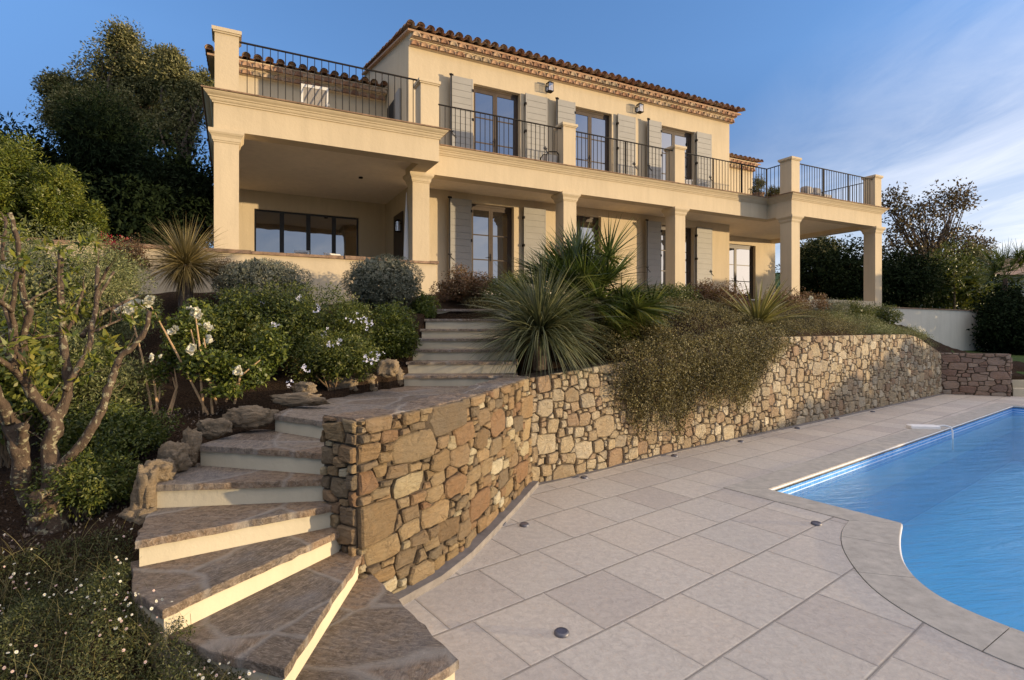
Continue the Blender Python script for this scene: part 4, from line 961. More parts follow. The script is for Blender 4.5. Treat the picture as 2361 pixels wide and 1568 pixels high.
def ball(name,label,u,v,Y,rx,ry,rz,mat,seed,n=16000,L=.022,W=.012,group=None):
    x,y,z=PY(u,v,Y); g0=gh(x,y); e=plant(name,(x,y,g0),label,'shrub',group); rng=np.random.default_rng(seed)
    d=unit(rng.normal(size=(n,3))); q=1+.07*np.sin(d[:,0]*4+seed)+.06*np.sin(d[:,1]*6+2+seed)+.05*np.sin(d[:,2]*8+d[:,0]*6)+.03*np.sin(d[:,0]*17+d[:,2]*13); q*=rng.uniform(.88,1.02,n)
    P=np.array([x,y,z])+d*np.array([rx,ry,rz])*q[:,None]; P=P[P[:,2]>g0-.05]; d=d[:len(P)]
    N=unit((P-np.array([x,y,z]))/np.array([rx,ry,rz])); A=[leaves_arr(rng,P,N,L,W,-.1,.9)]
    k=2500; dd=unit(rng.normal(size=(k,3))); P=np.array([x,y,z])+dd*np.array([rx,ry,rz])*rng.uniform(.5,.86,k)[:,None]; ok=P[:,2]>g0; A.append(leaves_arr(rng,P[ok],dd[ok],.08,.07,0,1.0))
    put('foliage',mat,e,A); rnd=random.Random(seed); stems(e,7,(x,y,g0),lambda r:(x+r.uniform(-rx,rx)*.5,y+r.uniform(-ry,ry)*.5,z),rnd,.012)
    return e
def flower_arr(rng,c,r,n=9,layers=3):
    """ruffled bloom: many small curved petals around a facing direction"""
    out=[]; ax=unit(rng.normal(size=3)*.45+np.array([.3,-.75,.45])); N_=n*layers if layers>1 else n
    for k in range(N_):
        d=unit(ax*rng.uniform(.05,1.3)+unit(np.cross(ax,rng.normal(size=3)))*1.0) if layers>1 else unit(ax*.3+unit(np.cross(ax,rng.normal(size=3))))
        s_=unit(np.cross(ax,d)+rng.normal(size=3)*.25); u_=unit(np.cross(s_,d)); R_=r*rng.uniform(.7,1.08)*(1 if layers>1 else 1.2); w_=R_*rng.uniform(.26,.38)
        a0=c+d*R_*.15; a1=c+d*R_*.62+u_*R_*.10; a2=c+d*R_-u_*R_*rng.uniform(-.1,.25)
        out.append(np.stack([a0-s_*w_*.3,a0+s_*w_*.3,a1+s_*w_,a1-s_*w_])); out.append(np.stack([a1-s_*w_,a1+s_*w_,a2+s_*w_*.6,a2-s_*w_*.6]))
    return np.concatenate(out)
# ---------------- foreground pruned tree
def trace(pts,Y0,Y1=None):
    n=len(pts); Y1=Y1 or Y0; return [PY(u,v,Y0+(Y1-Y0)*i/max(n-1,1)) for i,(u,v) in enumerate(pts)]
tx,ty,tz=-2.86,3.36,.58
pt_=empty('pruned_tree',(tx,ty,tz),0,'bare hard-pruned fruit tree with lichened brown trunks and few yellow-green leaf shoots','tree')
br=[ # pixel path, Y0, Y1, r0, r1
([(100,1222),(112,1170),(123,1115),(131,1070)],3.36,3.38,.078,.058),
([(128,1085),(154,1062),(188,1024),(218,975),(232,950),(247,905),(258,878),(266,850),(280,820),(306,800),(334,762),(344,720)],3.38,3.62,.040,.017),
([(120,1100),(113,1025),(130,985),(121,955)],3.38,3.42,.050,.046),
([(122,958),(98,936),(66,895),(45,857),(24,815),(-6,780)],3.42,3.2,.042,.026),
([(62,890),(28,848),(-8,826)],3.33,3.1,.024,.018),
([(128,972),(147,937),(158,898),(155,850),(147,802),(144,752),(143,710),(140,672),(141,626),(139,572)],3.42,3.75,.040,.016),
([(143,722),(137,690),(135,640),(137,598)],3.62,3.5,.014,.009),
([(150,900),(178,850),(205,802),(211,757),(219,724),(222,687),(223,650),(224,614)],3.45,3.9,.026,.015),
([(223,668),(236,645),(248,614)],3.8,3.78,.014,.010),([(224,690),(240,664),(262,627)],3.8,3.9,.014,.010),
([(146,772),(168,740),(182,696),(194,661)],3.6,3.7,.017,.010),
([(190,775),(205,755),(227,727),(259,710),(290,696),(318,681)],3.62,4.0,.022,.010),
([(212,765),(254,748),(284,735)],3.62,3.9,.012,.008),
([(96,1218),(82,1168),(54,1128),(49,1075),(42,1022),(27,982),(12,960)],3.40,3.28,.060,.046),
([(46,1040),(52,1005),(50,982)],3.32,3.25,.032,.034),
([(20,975),(8,935),(-14,890)],3.28,3.15,.040,.03),
([(66,890),(57,815),(54,780),(63,740),(68,716),(57,696),(51,650),(47,607),(40,555),(31,520),(22,489)],3.36,3.2,.028,.014),
([(52,850),(36,800),(31,752),(28,715),(33,673),(36,628)],3.3,3.1,.026,.012),
([(28,716),(10,702),(-10,690)],3.15,3.0,.018,.014),
([(146,772),(120,775),(92,778),(70,782)],3.6,3.5,.012,.008),
([(5,600),(8,560),(14,520),(12,500)],3.4,3.5,.013,.009),
([(30,790),(22,740),(6,700)],3.2,3.3,.02,.014),
([(58,700),(90,680),(130,660)],3.2,3.5,.009,.005),
([(232,948),(240,938)],3.5,3.46,.028,.024)]
w=MB(); rt=random.Random(4); tips=[]
for pts_,Ya,Yb,ra_,rb_ in br[:1]+br[13:14]:
    pass
def smooth_path(P,k=3):
    Q=catmull([tuple(p[:2]) for p in P],k); n=len(P); Z=[]
    # 3D catmull via three passes
    xs=catmull([(p[0],p[1]) for p in P],k); zs=catmull([(p[2],0) for p in P],k); return [(a[0],a[1],b[0]) for a,b in zip(xs,zs)]
def tree_tube(w,pts_,Ya,Yb,ra_,rb_,cap):
    P=smooth_path(trace(pts_,Ya,Yb)) if len(pts_)>2 else trace(pts_,Ya,Yb); n=len(P)
    R=[(ra_+(rb_-ra_)*i/(n-1))*(.80 if ra_<.05 else .92)*(1+.10*math.sin(i*1.9+ra_*90)+rt.uniform(-.07,.07)) for i in range(n)]
    R[-1]*=1.15
    P=[tuple(c+rt.uniform(-.004,.004) for c in p) for p in P]
    w.tube([(p[0]-tx,p[1]-ty,p[2]-tz) for p in P],R,10,0,.07,True,rt); tips.append((P[-1],R[-1],P[-2])); return P
allp=[]
for i,(pts_,Ya,Yb,ra_,rb_) in enumerate(br):
    if i in (0,13): w=MB(); allp+=tree_tube(w,pts_,Ya,Yb,ra_,rb_,True); 
    else: continue
    for q in range(6):  # flared root base and burls
        pass
    w.build('trunk',M['bark'],pt_,True)
for i,(pts_,Ya,Yb,ra_,rb_) in enumerate(br):
    if i in (0,13): continue
    w=MB(); allp+=tree_tube(w,pts_,Ya,Yb,ra_,rb_,True); w.build('branch',M['bark'],pt_,True)
w=MB(); x,y,z=PY(97,1142,3.32); w.tube([(x-tx,y-ty+.06,z-tz),(x-tx,y-ty-.045,z-tz)],[.048,.040],12); w.build('pruned_stub',M['bark'],pt_); w=MB(); x,y,z=PY(92,1198,3.31); w.tube([(x-tx,y-ty+.06,z-tz),(x-tx-.005,y-ty-.05,z-tz)],[.034,.028],12)
w.build('pruned_stub',M['bark'],pt_); w=MB(); w.tube([(-.02,.02,-.15),(-.0,.02,.03),(.0,.02,.12)],[.15,.105,.07],12,0,.10,True,rt); w.build('root_flare',M['bark'],pt_,True)
rng=np.random.default_rng(21); A=[]
shoots=[(300,722,3.9),(30,610,3.2),(60,830,3.2),(20,800,3.1),(170,770,3.4),(190,815,3.4),(160,640,3.6),(150,590,3.7),(235,560,3.9),(265,820,3.6),(110,880,3.3),(250,830,3.6),(100,560,3.6),(12,560,3.4),(60,800,3.25),(8,640,3.2),(215,740,3.7),(150,730,3.5),(180,560,3.7),(210,860,3.5),(75,870,3.3)]
for (u,v,Y) in shoots+[(70,760,3.5),(100,700,3.6),(20,690,3.3),(200,690,3.8),(240,780,3.7),(130,900,3.6),(170,720,3.6),(20,760,3.3),(120,820,3.5),(85,600,3.7),(50,560,3.5),(270,800,3.7)]:
    for q in range(2):
        c=np.array(PY(u+rng.normal()*14,v+rng.normal()*12,Y)); k=11; P=np.tile(c,(k,1))+rng.normal(size=(k,3))*.015; N=unit(rng.normal(size=(k,3))+np.array([0,0,.5]))
        A.append(leaves_arr(rng,P,N,.07,.022,.0,.5))
put('foliage','leaf_prune',pt_,A)
for k in range(60):
    q=allp[rt.randrange(len(allp))]
    if q[2]<1.1: continue
    w=MB(); d_=Vector((rt.uniform(-1,1),rt.uniform(-.6,.6),rt.uniform(.1,1.2))).normalized()*rt.uniform(.06,.2); a_=Vector(q)-Vector((tx,ty,tz)); w.tube([a_,a_+d_*.5+Vector((rt.uniform(-.01,.01),0,.01)),a_+d_],[.005,.0035,.002],4)
    w.build('twig',M['bark'],pt_)
# ---------------- left side shrubs
shrub('rosemary_bush','large grey-green bush filling the slope behind the pruned tree',95,680,5.6,.85,.7,.75,'leaf_rosemary',110,.17,190,.035,.010,31,low=-.9)
shrub('rosemary_bush','grey-green bush under the red valerian, right of the pruned tree tops',245,690,6.3,.42,.5,.62,'leaf_rosemary',60,.15,170,.035,.010,32,low=-.9)
shrub('rosemary_bush','grey-green bush seen between the trunk and limbs of the pruned tree',160,870,4.7,.55,.4,.42,'leaf_rosemary',60,.14,180,.032,.010,33,low=-.9)
shrub('broadleaf_bush','dark green bush at the left edge behind the split trunk',18,880,4.2,.42,.4,.5,'leaf_bush',45,.15,120,.05,.022,34,low=-.9)
shrub('fine_leaved_bush','soft yellow-green bush left of the rose canes',285,905,4.75,.22,.25,.28,'leaf_rosemary',26,.11,230,.035,.006,35,low=-.9)
shrub('trailing_bush','dark green bush in shade below the bank beside the step rocks',262,1000,4.0,.36,.30,.18,'leaf_bush',60,.10,150,.026,.012,36,low=-.7)
shrub('trailing_bush','twiggy green bush at the foot of the pruned tree, sunlit in part',200,1115,3.5,.27,.24,.20,'leaf_bush',46,.10,150,.026,.010,37,low=-.7)
shrub('clipped_hedge','tallest sunlit clipped hedge column at the left edge',15,462,9.2,.46,.6,1.12,'leaf_hedge',150,.19,150,.06,.018,38,low=-1,cat='hedge',group=None)
shrub('clipped_hedge','second sunlit clipped hedge column, rounded at the top',132,462,9.3,.25,.4,.62,'leaf_hedge',90,.14,130,.055,.017,39,low=-1,cat='hedge')
shrub('clipped_hedge','narrowest and lowest hedge column, beside the dark trees',210,520,9.6,.13,.2,.38,'leaf_hedge',44,.13,110,.065,.02,40,low=-1,cat='hedge')
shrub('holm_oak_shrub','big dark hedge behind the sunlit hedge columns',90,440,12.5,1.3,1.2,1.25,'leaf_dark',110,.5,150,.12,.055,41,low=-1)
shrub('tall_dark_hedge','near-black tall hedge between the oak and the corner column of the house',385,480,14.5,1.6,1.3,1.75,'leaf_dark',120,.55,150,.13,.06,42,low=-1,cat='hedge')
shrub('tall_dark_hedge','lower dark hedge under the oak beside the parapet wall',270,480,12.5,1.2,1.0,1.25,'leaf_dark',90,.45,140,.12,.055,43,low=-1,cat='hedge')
shrub('bamboo_clump','feathery blue-green bamboo rising above the dark hedge',215,330,12.0,.75,.6,1.2,'leaf_dark',90,.3,90,.14,.02,44,low=-.6,shell=.3,drop=.5)
def tree(name,label,base,h0,blobs,mat,Lf,Wf,npl,seed,trunk_r,bark='bark_dark',cr=.5,shell=.35,limbs=8,per=26):
    bx,by=base; bz=gh(bx,by) if abs(bx)<20 and by<30 else h0
    bz=h0; e=empty(name,(bx,by,bz),0,label,'tree'); rng=np.random.default_rng(seed); A=[]; rnd=random.Random(seed); w=MB(); lw_=MB()
    cz=np.mean([b[2] for b in blobs]); top=(np.mean([b[0] for b in blobs])-bx,np.mean([b[1] for b in blobs])-by,cz-bz)
    w.tube([(0,0,-.3),(top[0]*.3+.1,top[1]*.3,top[2]*.35),(top[0]*.7,top[1]*.7,top[2]*.7),(top[0],top[1],top[2]*1.0)],[trunk_r,trunk_r*.8,trunk_r*.55,trunk_r*.3],9)
    w.build('trunk',M[bark],e,True)
    for (x,y,z,rx,ry,rz) in blobs:
        P,N=clump_pts(rng,(x,y,z),(rx,ry,rz),per,cr,npl,shell); A.append(leaves_arr(rng,P,N,Lf,Wf,.15,.9))
        for k in range(limbs):
            d=unit(rng.normal(size=3)); q=np.array([x,y,z])+d*np.array([rx,ry,rz])*.85
            s_=np.array([top[0]*.7,top[1]*.7,top[2]*rnd.uniform(.5,.8)]); t2=q-np.array([bx,by,bz]); m_=(s_+t2)/2+rng.normal(size=3)*.2
            lw_.tube([tuple(s_),tuple(m_),tuple(t2)],[trunk_r*.35,trunk_r*.2,trunk_r*.05],5)
    lw_.build('limb',M[bark],e,True)
    put('crown',mat,e,A); return e
def B(u,v,Y,ru,rv,ry=None):
    x,y,z=PY(u,v,Y); k=Y/F; return (x,y,z,ru*k,(ry or ru*.8)*k,rv*k)
x,y,_=PY(290,600,21); tree('holm_oak','large rounded holm oak towering behind the hedges left of the house',(x,y),3.0,
 [B(278,150,21,48,50),B(285,100,21,22,26),B(225,190,21,52,40),B(335,205,21,50,50),B(345,155,21,34,32),B(375,190,21,30,34),B(180,250,20.5,36,32),B(135,205,21,22,14),B(250,260,20,70,42),B(370,260,21.5,50,45),B(135,270,21,26,26),B(210,300,21,50,28),B(320,300,21,60,34)],'leaf_oak',.12,.052,150,51,.35,cr=.50,per=34)
x,y,_=PY(425,600,19); tree('holm_oak','smaller holm oak crown touching the left corner of the house',(x,y),3.0,
 [B(400,175,19,30,34),B(440,235,19,38,50),B(400,300,19,60,48),B(468,200,20,16,30),B(390,140,19,14,12)],'leaf_oak',.11,.045,130,52,.25,cr=.4,per=34)
# shrubs on the slope, left of the upper steps
ball('grey_ball_shrub','rounded grey-leaved shrub left of its twin, under the patio parapet',606,662,8.0,.62,.55,.42,'leaf_grey',61)
ball('grey_ball_shrub','rounded grey-leaved shrub nearest the upper steps',884,655,8.2,.55,.5,.42,'leaf_grey',62)
shrub('plumbago_bush','broad sprawling green bush with small pale blue flowers between the roses and the upper steps',690,770,6.3,.95,.6,.52,'leaf_bush',150,.16,170,.034,.013,63,low=-.7)
shrub('plumbago_bush','low green bush directly behind the landing stones',770,830,5.7,.42,.3,.24,'leaf_bush',70,.12,150,.03,.012,64,low=-.7)
shrub('plumbago_bush','leafy green bush left of centre rising behind the white roses',545,770,5.9,.45,.45,.42,'leaf_bush',80,.14,160,.036,.016,65,low=-.8)
shrub('pittosporum_bush','dense bright green rounded bush at the left edge of the upper steps',905,775,7.0,.32,.32,.40,'leaf_green',60,.12,150,.036,.018,66,low=-.8)
shrub('pittosporum_bush','small green bush beside the top of the upper steps',978,712,8.3,.20,.25,.25,'leaf_green',30,.10,130,.034,.017,67,low=-.8)
shrub('abelia_bush','reddish-brown twiggy shrub in front of the first ground floor door',1070,665,9.6,.50,.4,.33,'leaf_red',60,.14,110,.034,.018,68,low=-.6)
shrub('valerian_clump','red-flowered valerian leaning on the left end of the parapet wall',290,600,7.4,.30,.2,.26,'leaf_red',40,.10,90,.03,.012,69,low=-.8)
shrub('valerian_clump','reddish valerian between the spiky plant and the first grey ball shrub',520,640,8.2,.24,.2,.24,'leaf_red',36,.10,90,.03,.012,70,low=-.8)
fl=[o_ for o_ in bpy.data.objects if o_.name=='valerian_clump'][0]; rng=np.random.default_rng(5); A=[]
for k in range(46):
    u,v=((rng.normal()*14+268,rng.normal()*10+572) if k>9 else [(238,540),(252,546),(279,549),(262,585),(300,590),(246,556),(233,550),(520,640),(545,615),(310,600)][k])
    if u>400: u,v=rng.uniform(255,310),rng.uniform(570,600)
    c=np.array(PY(u,v,7.35)); P=c+rng.normal(size=(22,3))*.02; A.append(leaves_arr(rng,P,unit(rng.normal(size=(22,3))),.018,.014,0,1))
put('flower_heads','petal_r',fl,A); w=MB()
for k in range(12): x,y,z=PY(rng.uniform(240,300),560,7.35); w.tube([(x-fl.location.x,y-fl.location.y,0.1),(x-fl.location.x+.02,y-fl.location.y,z-fl.location.z)],.004,4)
w.build('stem',M['stem'],fl)
# plumbago flowers on the bushes (each cluster a part)
pf=[c for c in bpy.data.objects if c.name.startswith('plumbago_bush')][0]
rng=np.random.default_rng(8)
for (u,v,Y) in [(735,712,5.9),(748,770,5.8),(842,740,6.0),(850,752,6.0),(870,820,5.6),(862,828,5.5),(700,850,5.3),(636,745,5.7),(780,790,5.6),(665,885,5.2),(690,690,6.1),(760,795,5.5),(842,825,5.5),(598,700,6.1),(815,735,5.9)]:
    c=np.array(PY(u,v,Y-.12)); A=[flower_arr(rng,c+rng.normal(size=3)*.022,.016,5,1) for _ in range(7)]; put('flower','petal_b',pf,A)
# ---------------- white rose bush
x,y,z=PY(430,800,4.9); rb=plant('rose_bush',(x,y,gh(x,y)),'white rose bush in full bloom on tall bare canes','rose bush'); rng=np.random.default_rng(72); A=[]
for (u,v,Y,ru,rv,n) in [(430,760,5.0,60,45,900),(480,840,4.8,70,40,1500),(560,860,4.9,70,40,1300),(400,820,4.9,40,40,500),(620,800,5.2,50,60,900),(450,710,5.1,40,20,260),(520,900,4.7,50,18,420),(330,730,4.6,50,26,300),(360,860,4.8,30,30,260)]:
    k=Y/F; P=np.array(PY(u,v,Y))+unit(rng.normal(size=(n,3)))*rng.uniform(.1,1,(n,1))**.6*np.array([ru*k,ru*k*.6,rv*k]); A.append(leaves_arr(rng,P,unit(rng.normal(size=(n,3))+np.array([.3,-.5,.5])),.042,.024,.3,.7))
put('foliage','leaf_green',rb,A)
w=MB(); rnd=random.Random(5); L0=Vector(rb.location)
for (ub,vb,ut,vt) in [(356,935,366,880),(385,935,402,850),(390,938,398,870),(500,905,450,720),(520,900,560,850),(470,925,440,760),(480,930,345,700),(490,930,470,780),(540,905,600,830),(352,930,300,715),(365,940,345,825)]:
    a=Vector(PY(ub,vb,4.75)); b=Vector(PY(ut,vt,4.85)); m_=(a+b)/2+Vector((rnd.uniform(-.05,.05),rnd.uniform(-.05,.05),0)); w.tube([a-L0-Vector((0,0,.1)),m_-L0,b-L0],[.011,.009,.005],6)
w.build('cane',M['cutwood'],rb)
for (u,v,r_) in [(272,716,.038),(286,708,.042),(300,702,.040),(294,720,.036),(318,700,.036),(338,697,.044),(347,692,.038),(310,712,.03),(437,713,.028),(452,716,.032),(456,727,.040),(447,722,.03),(478,755,.044),(476,782,.046),(484,790,.038),(443,806,.046),(397,764,.036),(404,757,.025),(548,857,.040),(551,850,.03),(345,824,.034),(372,822,.022),(861,822,.02),(459,750,.02)]:
    Y=4.45 if u<360 else 4.62
    if u>800: continue
    put('flower','petal_w',rb,[flower_arr(rng,np.array(PY(u,v,Y-.12)),r_*1.05,11,4)])
# ---------------- spiky plants
def spiky(name,label,u,v,Y,n,L,W,droop,mat,seed,zr=(-.35,1),cat='plant',skirt=0,trunk=None,seg=5,upb=0.0,ctr=0.06):
    x,y,z=PY(u,v,Y); g0=gh(x,y); e=plant(name,(x,y,g0),label,cat); rng=np.random.default_rng(seed)
    d=unit(rng.normal(size=(n*3,3))+np.array([0,0,upb])); d=d[(d[:,2]>zr[0])&(d[:,2]<zr[1])][:n]; k=len(d)
    O=np.array([x,y,z])+d*ctr; Ls=L*rng.uniform(.7,1.08,k)
    lst=[]; V,Q=blades_arr(rng,O,d,Ls,W,droop*rng.uniform(.3,1.5,k),seg); lst.append((rel(V,e),Q)); blades('leaf_rosette',M[mat],e,lst)
    if skirt:
        d=unit(rng.normal(size=(skirt,3))*np.array([1,1,.5])+np.array([0,0,-.5])); O=np.array([x,y,z-.05])+d*.04; V,Q=blades_arr(rng,O,d,L*.7*rng.uniform(.6,1,skirt),W*.9,1.4,seg); blades('dry_skirt',M['blade_gold'],e,[(rel(V,e),Q)])
    w=MB(); w.tube([(0,0,-.1),(0,0,max(z-g0,.1))],[.09,.10],9,0,.1); w.build('trunk',M['bark_dark'],e); return e
spiky('dasylirion','spiky ball-shaped desert plant on a short trunk in front of the patio parapet',428,612,7.7,900,.70,.013,.65,'blade_gold',81,(-.35,1),skirt=340,upb=.1,seg=6)
spiky('dasylirion','large dome of thin arching green blades beside the upper steps',1245,775,7.0,1250,1.1,.017,1.25,'blade_grey',82,(-.25,1),seg=7,upb=.25)
spiky('phormium','fan of yellow-striped sword leaves above the long stone wall',1745,752,10.7,120,1.05,.045,.5,'blade_phor',83,(-.05,1),seg=6,upb=.55,ctr=.12)
M['blade_palm2']=leafmat('blade_palm_front',[(.010,.020,.005),(.032,.052,.011),(.085,.115,.022),(.24,.24,.06)],.25,.35,.4)
# fan palm with separate fronds
x,y,z=PY(1345,712,8.0); fp=plant('fan_palm',(x,y,gh(x,y)),'bushy green fan palm in front of the loggia columns','palm'); rng=np.random.default_rng(90); C=np.array([x,y,z])
w=MB(); w.tube([(0,0,-.1),(0,0,z-fp.location.z)],[.13,.15],10,0,.12); w.build('trunk',M['bark_dark'],fp)
def frond(e,C,d,pl,R,rng,nl=24,spread=1.75,mat='blade_palm'):
    d=d/np.linalg.norm(d); hub=C+d*pl+np.array([0,0,-.06*pl]); side=np.cross(d,[0,0,1.0]); side/=np.linalg.norm(side)+1e-9; tw=rng.uniform(-.9,.9)
    nrm=np.cross(side,d); side=side*math.cos(tw)+nrm*math.sin(tw); nrm=np.cross(side,d)
    a=np.linspace(-spread,spread,nl)+rng.normal(size=nl)*.03
    D=d[None]*np.cos(a)[:,None]+side[None]*np.sin(a)[:,None]+nrm[None]*.12*np.abs(np.sin(a))[:,None]
    V,Q=blades_arr(rng,np.tile(hub,(nl,1)),D,R*(1-.22*np.abs(a)/spread)*rng.uniform(.9,1.05,nl),.030,.35*rng.uniform(.3,1.5,nl),4)
    # petiole
    O=np.array([C]); V2,Q2=blades_arr(rng,O,d[None],np.array([pl]),.022,.12,2,taper=.3)
    blades('frond',M[mat],e,[(rel(V,e),Q),(rel(V2,e),Q2)])
for k in range(92):
    az=rng.uniform(0,2*math.pi); el=rng.uniform(-.15,1.3) if k>24 else rng.uniform(-.6,.3)
    d=np.array([math.cos(az)*math.cos(el),math.sin(az)*math.cos(el)*.8,math.sin(el)]); frond(fp,C,d,rng.uniform(.35,.98),rng.uniform(.55,.76),rng,34,2.0,'blade_palm2')
# ---------------- cascade over the wall
e=plant('cascading_shrub',(3.2,8.7,.8),'dense brown-green shrub cascading over the long stone wall','shrub'); rng=np.random.default_rng(95); A=[]
ffar,_L=path_map(FAR)
for k in range(760):
    a=rng.uniform(1.35,5.75) if k%2 else rng.uniform(1.6,5.2); t_=(a-1.35)/4.4; hang=(1.0+.12*math.sin(a*3)+.1*math.sin(a*7.3)) if t_<.72 else 1.08-(t_-.72)/.28*.8
    if t_<.08: hang*=.85+t_
    hang*=rng.uniform(.55,1.05)*1.08; zt=float(topf(a))+rng.uniform(-.02,.18); o0=rng.uniform(-.35,.15); om=rng.uniform(.05,.34)
    n=int(34+hang*62); s_=np.linspace(0,1,n); 
    o=o0+(om-o0)*np.clip(s_*4,0,1)-(om-.05)*np.clip((s_-.35)/.65,0,1)*.55; zz=zt+.10*np.sin(np.clip(s_*4,0,1)*math.pi)-hang*np.clip((s_-.12)/.88,0,1)
    P=np.array([ffar(a+.06*math.sin(j*.3+k),zz[j],o[j]) for j in range(n)])+rng.normal(size=(n,3))*.022
    A.append(leaves_arr(rng,P,unit(rng.normal(size=(n,3))+np.array([.6,-.7,.2])),.030,.015,.35,.7))
put('foliage','leaf_vine',e,A)
A=[];P_=[]
for k in range(420):
    a=rng.uniform(1.0,6.3); b=rng.uniform(.1,2.9); base=ffar(a,0,-b); t_=1-abs((a-3.7)/2.6)**2; z=float(topf(a))+.12+.62*max(t_,0)*math.sin(min(b/1.3,1)*math.pi*.6); z=max(z,gh(base[0],base[1])+.14)
    P=np.array([base[0],base[1],z])+unit(rng.normal(size=(150,3)))*rng.uniform(.3,1,(150,1))*np.array([.19,.19,.13]); A.append(leaves_arr(rng,P,unit(rng.normal(size=(150,3))+np.array([.4,-.4,.8])),.028,.014,.1,.8))
put('trailing_top','leaf_vine',e,A)
w=MB(); rnd=random.Random(3)
for k in range(26):
    a=rnd.uniform(1.6,5.4); p=[ffar(a,float(topf(a))+.1,-.7),ffar(a,float(topf(a))+.18,0),ffar(a+.1,float(topf(a))-.1,.2),ffar(a+.12,float(topf(a))-.8,.1)]
    w.tube([(q[0]-3.2,q[1]-8.7,q[2]-.8) for q in p],[.012,.010,.007,.003],5)
w.build('stem',M['stem'],e)
# low planting along the top of the long wall
def mat_cover(name,label,a0,a1,b0,b1,hz,mat,seed,n=120,L=.028,W=.012,cat='shrub'):
    x,y,_=ffar((a0+a1)/2,0,-(b0+b1)/2); e=plant(name,(x,y,gh(x,y)),label,cat); rng=np.random.default_rng(seed); A=[]
    for k in range(n):
        a=rng.uniform(a0,a1); b=rng.uniform(b0,b1); q=ffar(a,0,-b); z=max(gh(q[0],q[1]),float(topf(a)) if b<.4 else 0)+hz*rng.uniform(.2,1)
        P=np.array([q[0],q[1],z])+unit(rng.normal(size=(130,3)))*rng.uniform(.3,1,(130,1))*np.array([.2,.2,hz*.5]); A.append(leaves_arr(rng,P,unit(rng.normal(size=(130,3))+np.array([0,-.3,.8])),L,W,.0,.8))
    put('foliage',mat,e,A); return e
mat_cover('ground_cover_shrub','rust-brown low spreading shrub along the top of the wall right of the sword-leaved plant',6.0,9.6,-.10,1.3,.26,'leaf_vine',101,170)
mat_cover('ground_cover_shrub','green low spreading shrub trailing over the falling end of the long wall',9.6,13.9,-.08,1.7,.20,'leaf_rosemary',102,280)
shrub('lavender_bush','dark green mound below the base of the right wing, nearest the last column',1968,722,15.2,.50,.4,.30,'leaf_bush',46,.16,110,.05,.012,103,low=-.5)
shrub('lavender_bush','dusky purple-grey mound left of the dark green one under the right wing',1905,715,14.8,.55,.4,.24,'leaf_grey',40,.16,90,.045,.012,104,low=-.5)
shrub('lavender_bush','dark mound at the foot of the last column next to the sloping wall',2042,735,15.8,.42,.4,.36,'leaf_bush',40,.15,110,.045,.014,105,low=-.6)
shrub('rose_shrub','loose shrub with one white rose in front of the right wing base',1862,700,13.8,.45,.3,.26,'leaf_red',30,.15,70,.045,.02,106,low=-.5,inner=False)
rs_=[o_ for o_ in bpy.data.objects if o_.name=='rose_shrub'][0]; put('flower','petal_w',rs_,[flower_arr(np.random.default_rng(2),np.array(PY(1868,688,13.5)),.07,11,4)])
shrub('abelia_bush','reddish twiggy shrub between the third and fourth loggia columns',1640,690,11.6,.75,.4,.35,'leaf_red',64,.17,110,.04,.02,107,low=-.6)
shrub('abelia_bush','dark low shrub between the fan palm and the third column',1550,705,10.6,.45,.4,.38,'leaf_bush',50,.16,120,.04,.018,108,low=-.7)
shrub('abelia_bush','brownish shrub behind the sword-leaved plant beside the right wing column',1800,705,13.0,.55,.4,.30,'leaf_red',46,.17,100,.04,.02,109,low=-.6)
shrub('abelia_bush','dark olive shrub filling the gap between the fan palm and the cascading shrub',1455,765,8.6,.55,.4,.36,'leaf_vine',70,.15,150,.032,.014,111,low=-.8)
shrub('olive_shrub','green shrub in the gap between the arching-blade plant and the house door',1180,680,9.4,.42,.4,.36,'leaf_bush',46,.15,120,.04,.016,110,low=-.7)
# ---------------- daisies and ground cover bottom left
gcx=[(x,y) for x,y in []]
rng=np.random.default_rng(120); 
def scatter(n,poly):
    xs=[p[0] for p in poly]; ys=[p[1] for p in poly]; X=rng.uniform(min(xs),max(xs),n*3); Y=rng.uniform(min(ys),max(ys),n*3); m_=inpoly(X,Y,poly); return X[m_][:n],Y[m_][:n]
poly=[(-3.4,3.05),(-2.9,2.95),(-2.55,3.12),(-2.25,3.22),(-2.10,3.02),(-1.93,2.72),(-1.75,2.70),(-1.66,2.62),(-1.30,2.50),(-1.16,2.36),(-1.0,2.22),(-.62,2.2),(-.5,1.6),(-3.0,1.2),(-3.6,2.4)]
X,Y=scatter(110000,poly); Z=ghv(X,Y)
hgt=.11+.065*np.sin(X*7)*np.cos(Y*6)+.045*np.sin(X*17+Y*11); hgt*=np.where((Y>2.75)&(X<-2.05),.35,1)
P=np.stack([X,Y,Z+hgt*rng.uniform(.0,1,len(X))**.6],1); N=unit(rng.normal(size=P.shape)*.8+np.array([.1,-.2,.7]))
V=leaves_arr(rng,P,N,.0165,.006,-.3,.9)
gc=foliage('daisy_ground_cover',M['leaf_ground'],None,[V]); tag(gc,kind='stuff',label='trailing daisy ground cover with tiny white and pink flowers',cat='ground cover')
k=4200; X,Y=scatter(k,poly); P=np.stack([X,Y,ghv(X,Y)+.03],1); D=unit(rng.normal(size=P.shape)+np.array([0,0,.9])); V,Q=blades_arr(rng,P,D,.19,.0024,.6,4); o=blades('ground_cover_stems',M['leaf_vine'],gc,[(V,Q)])
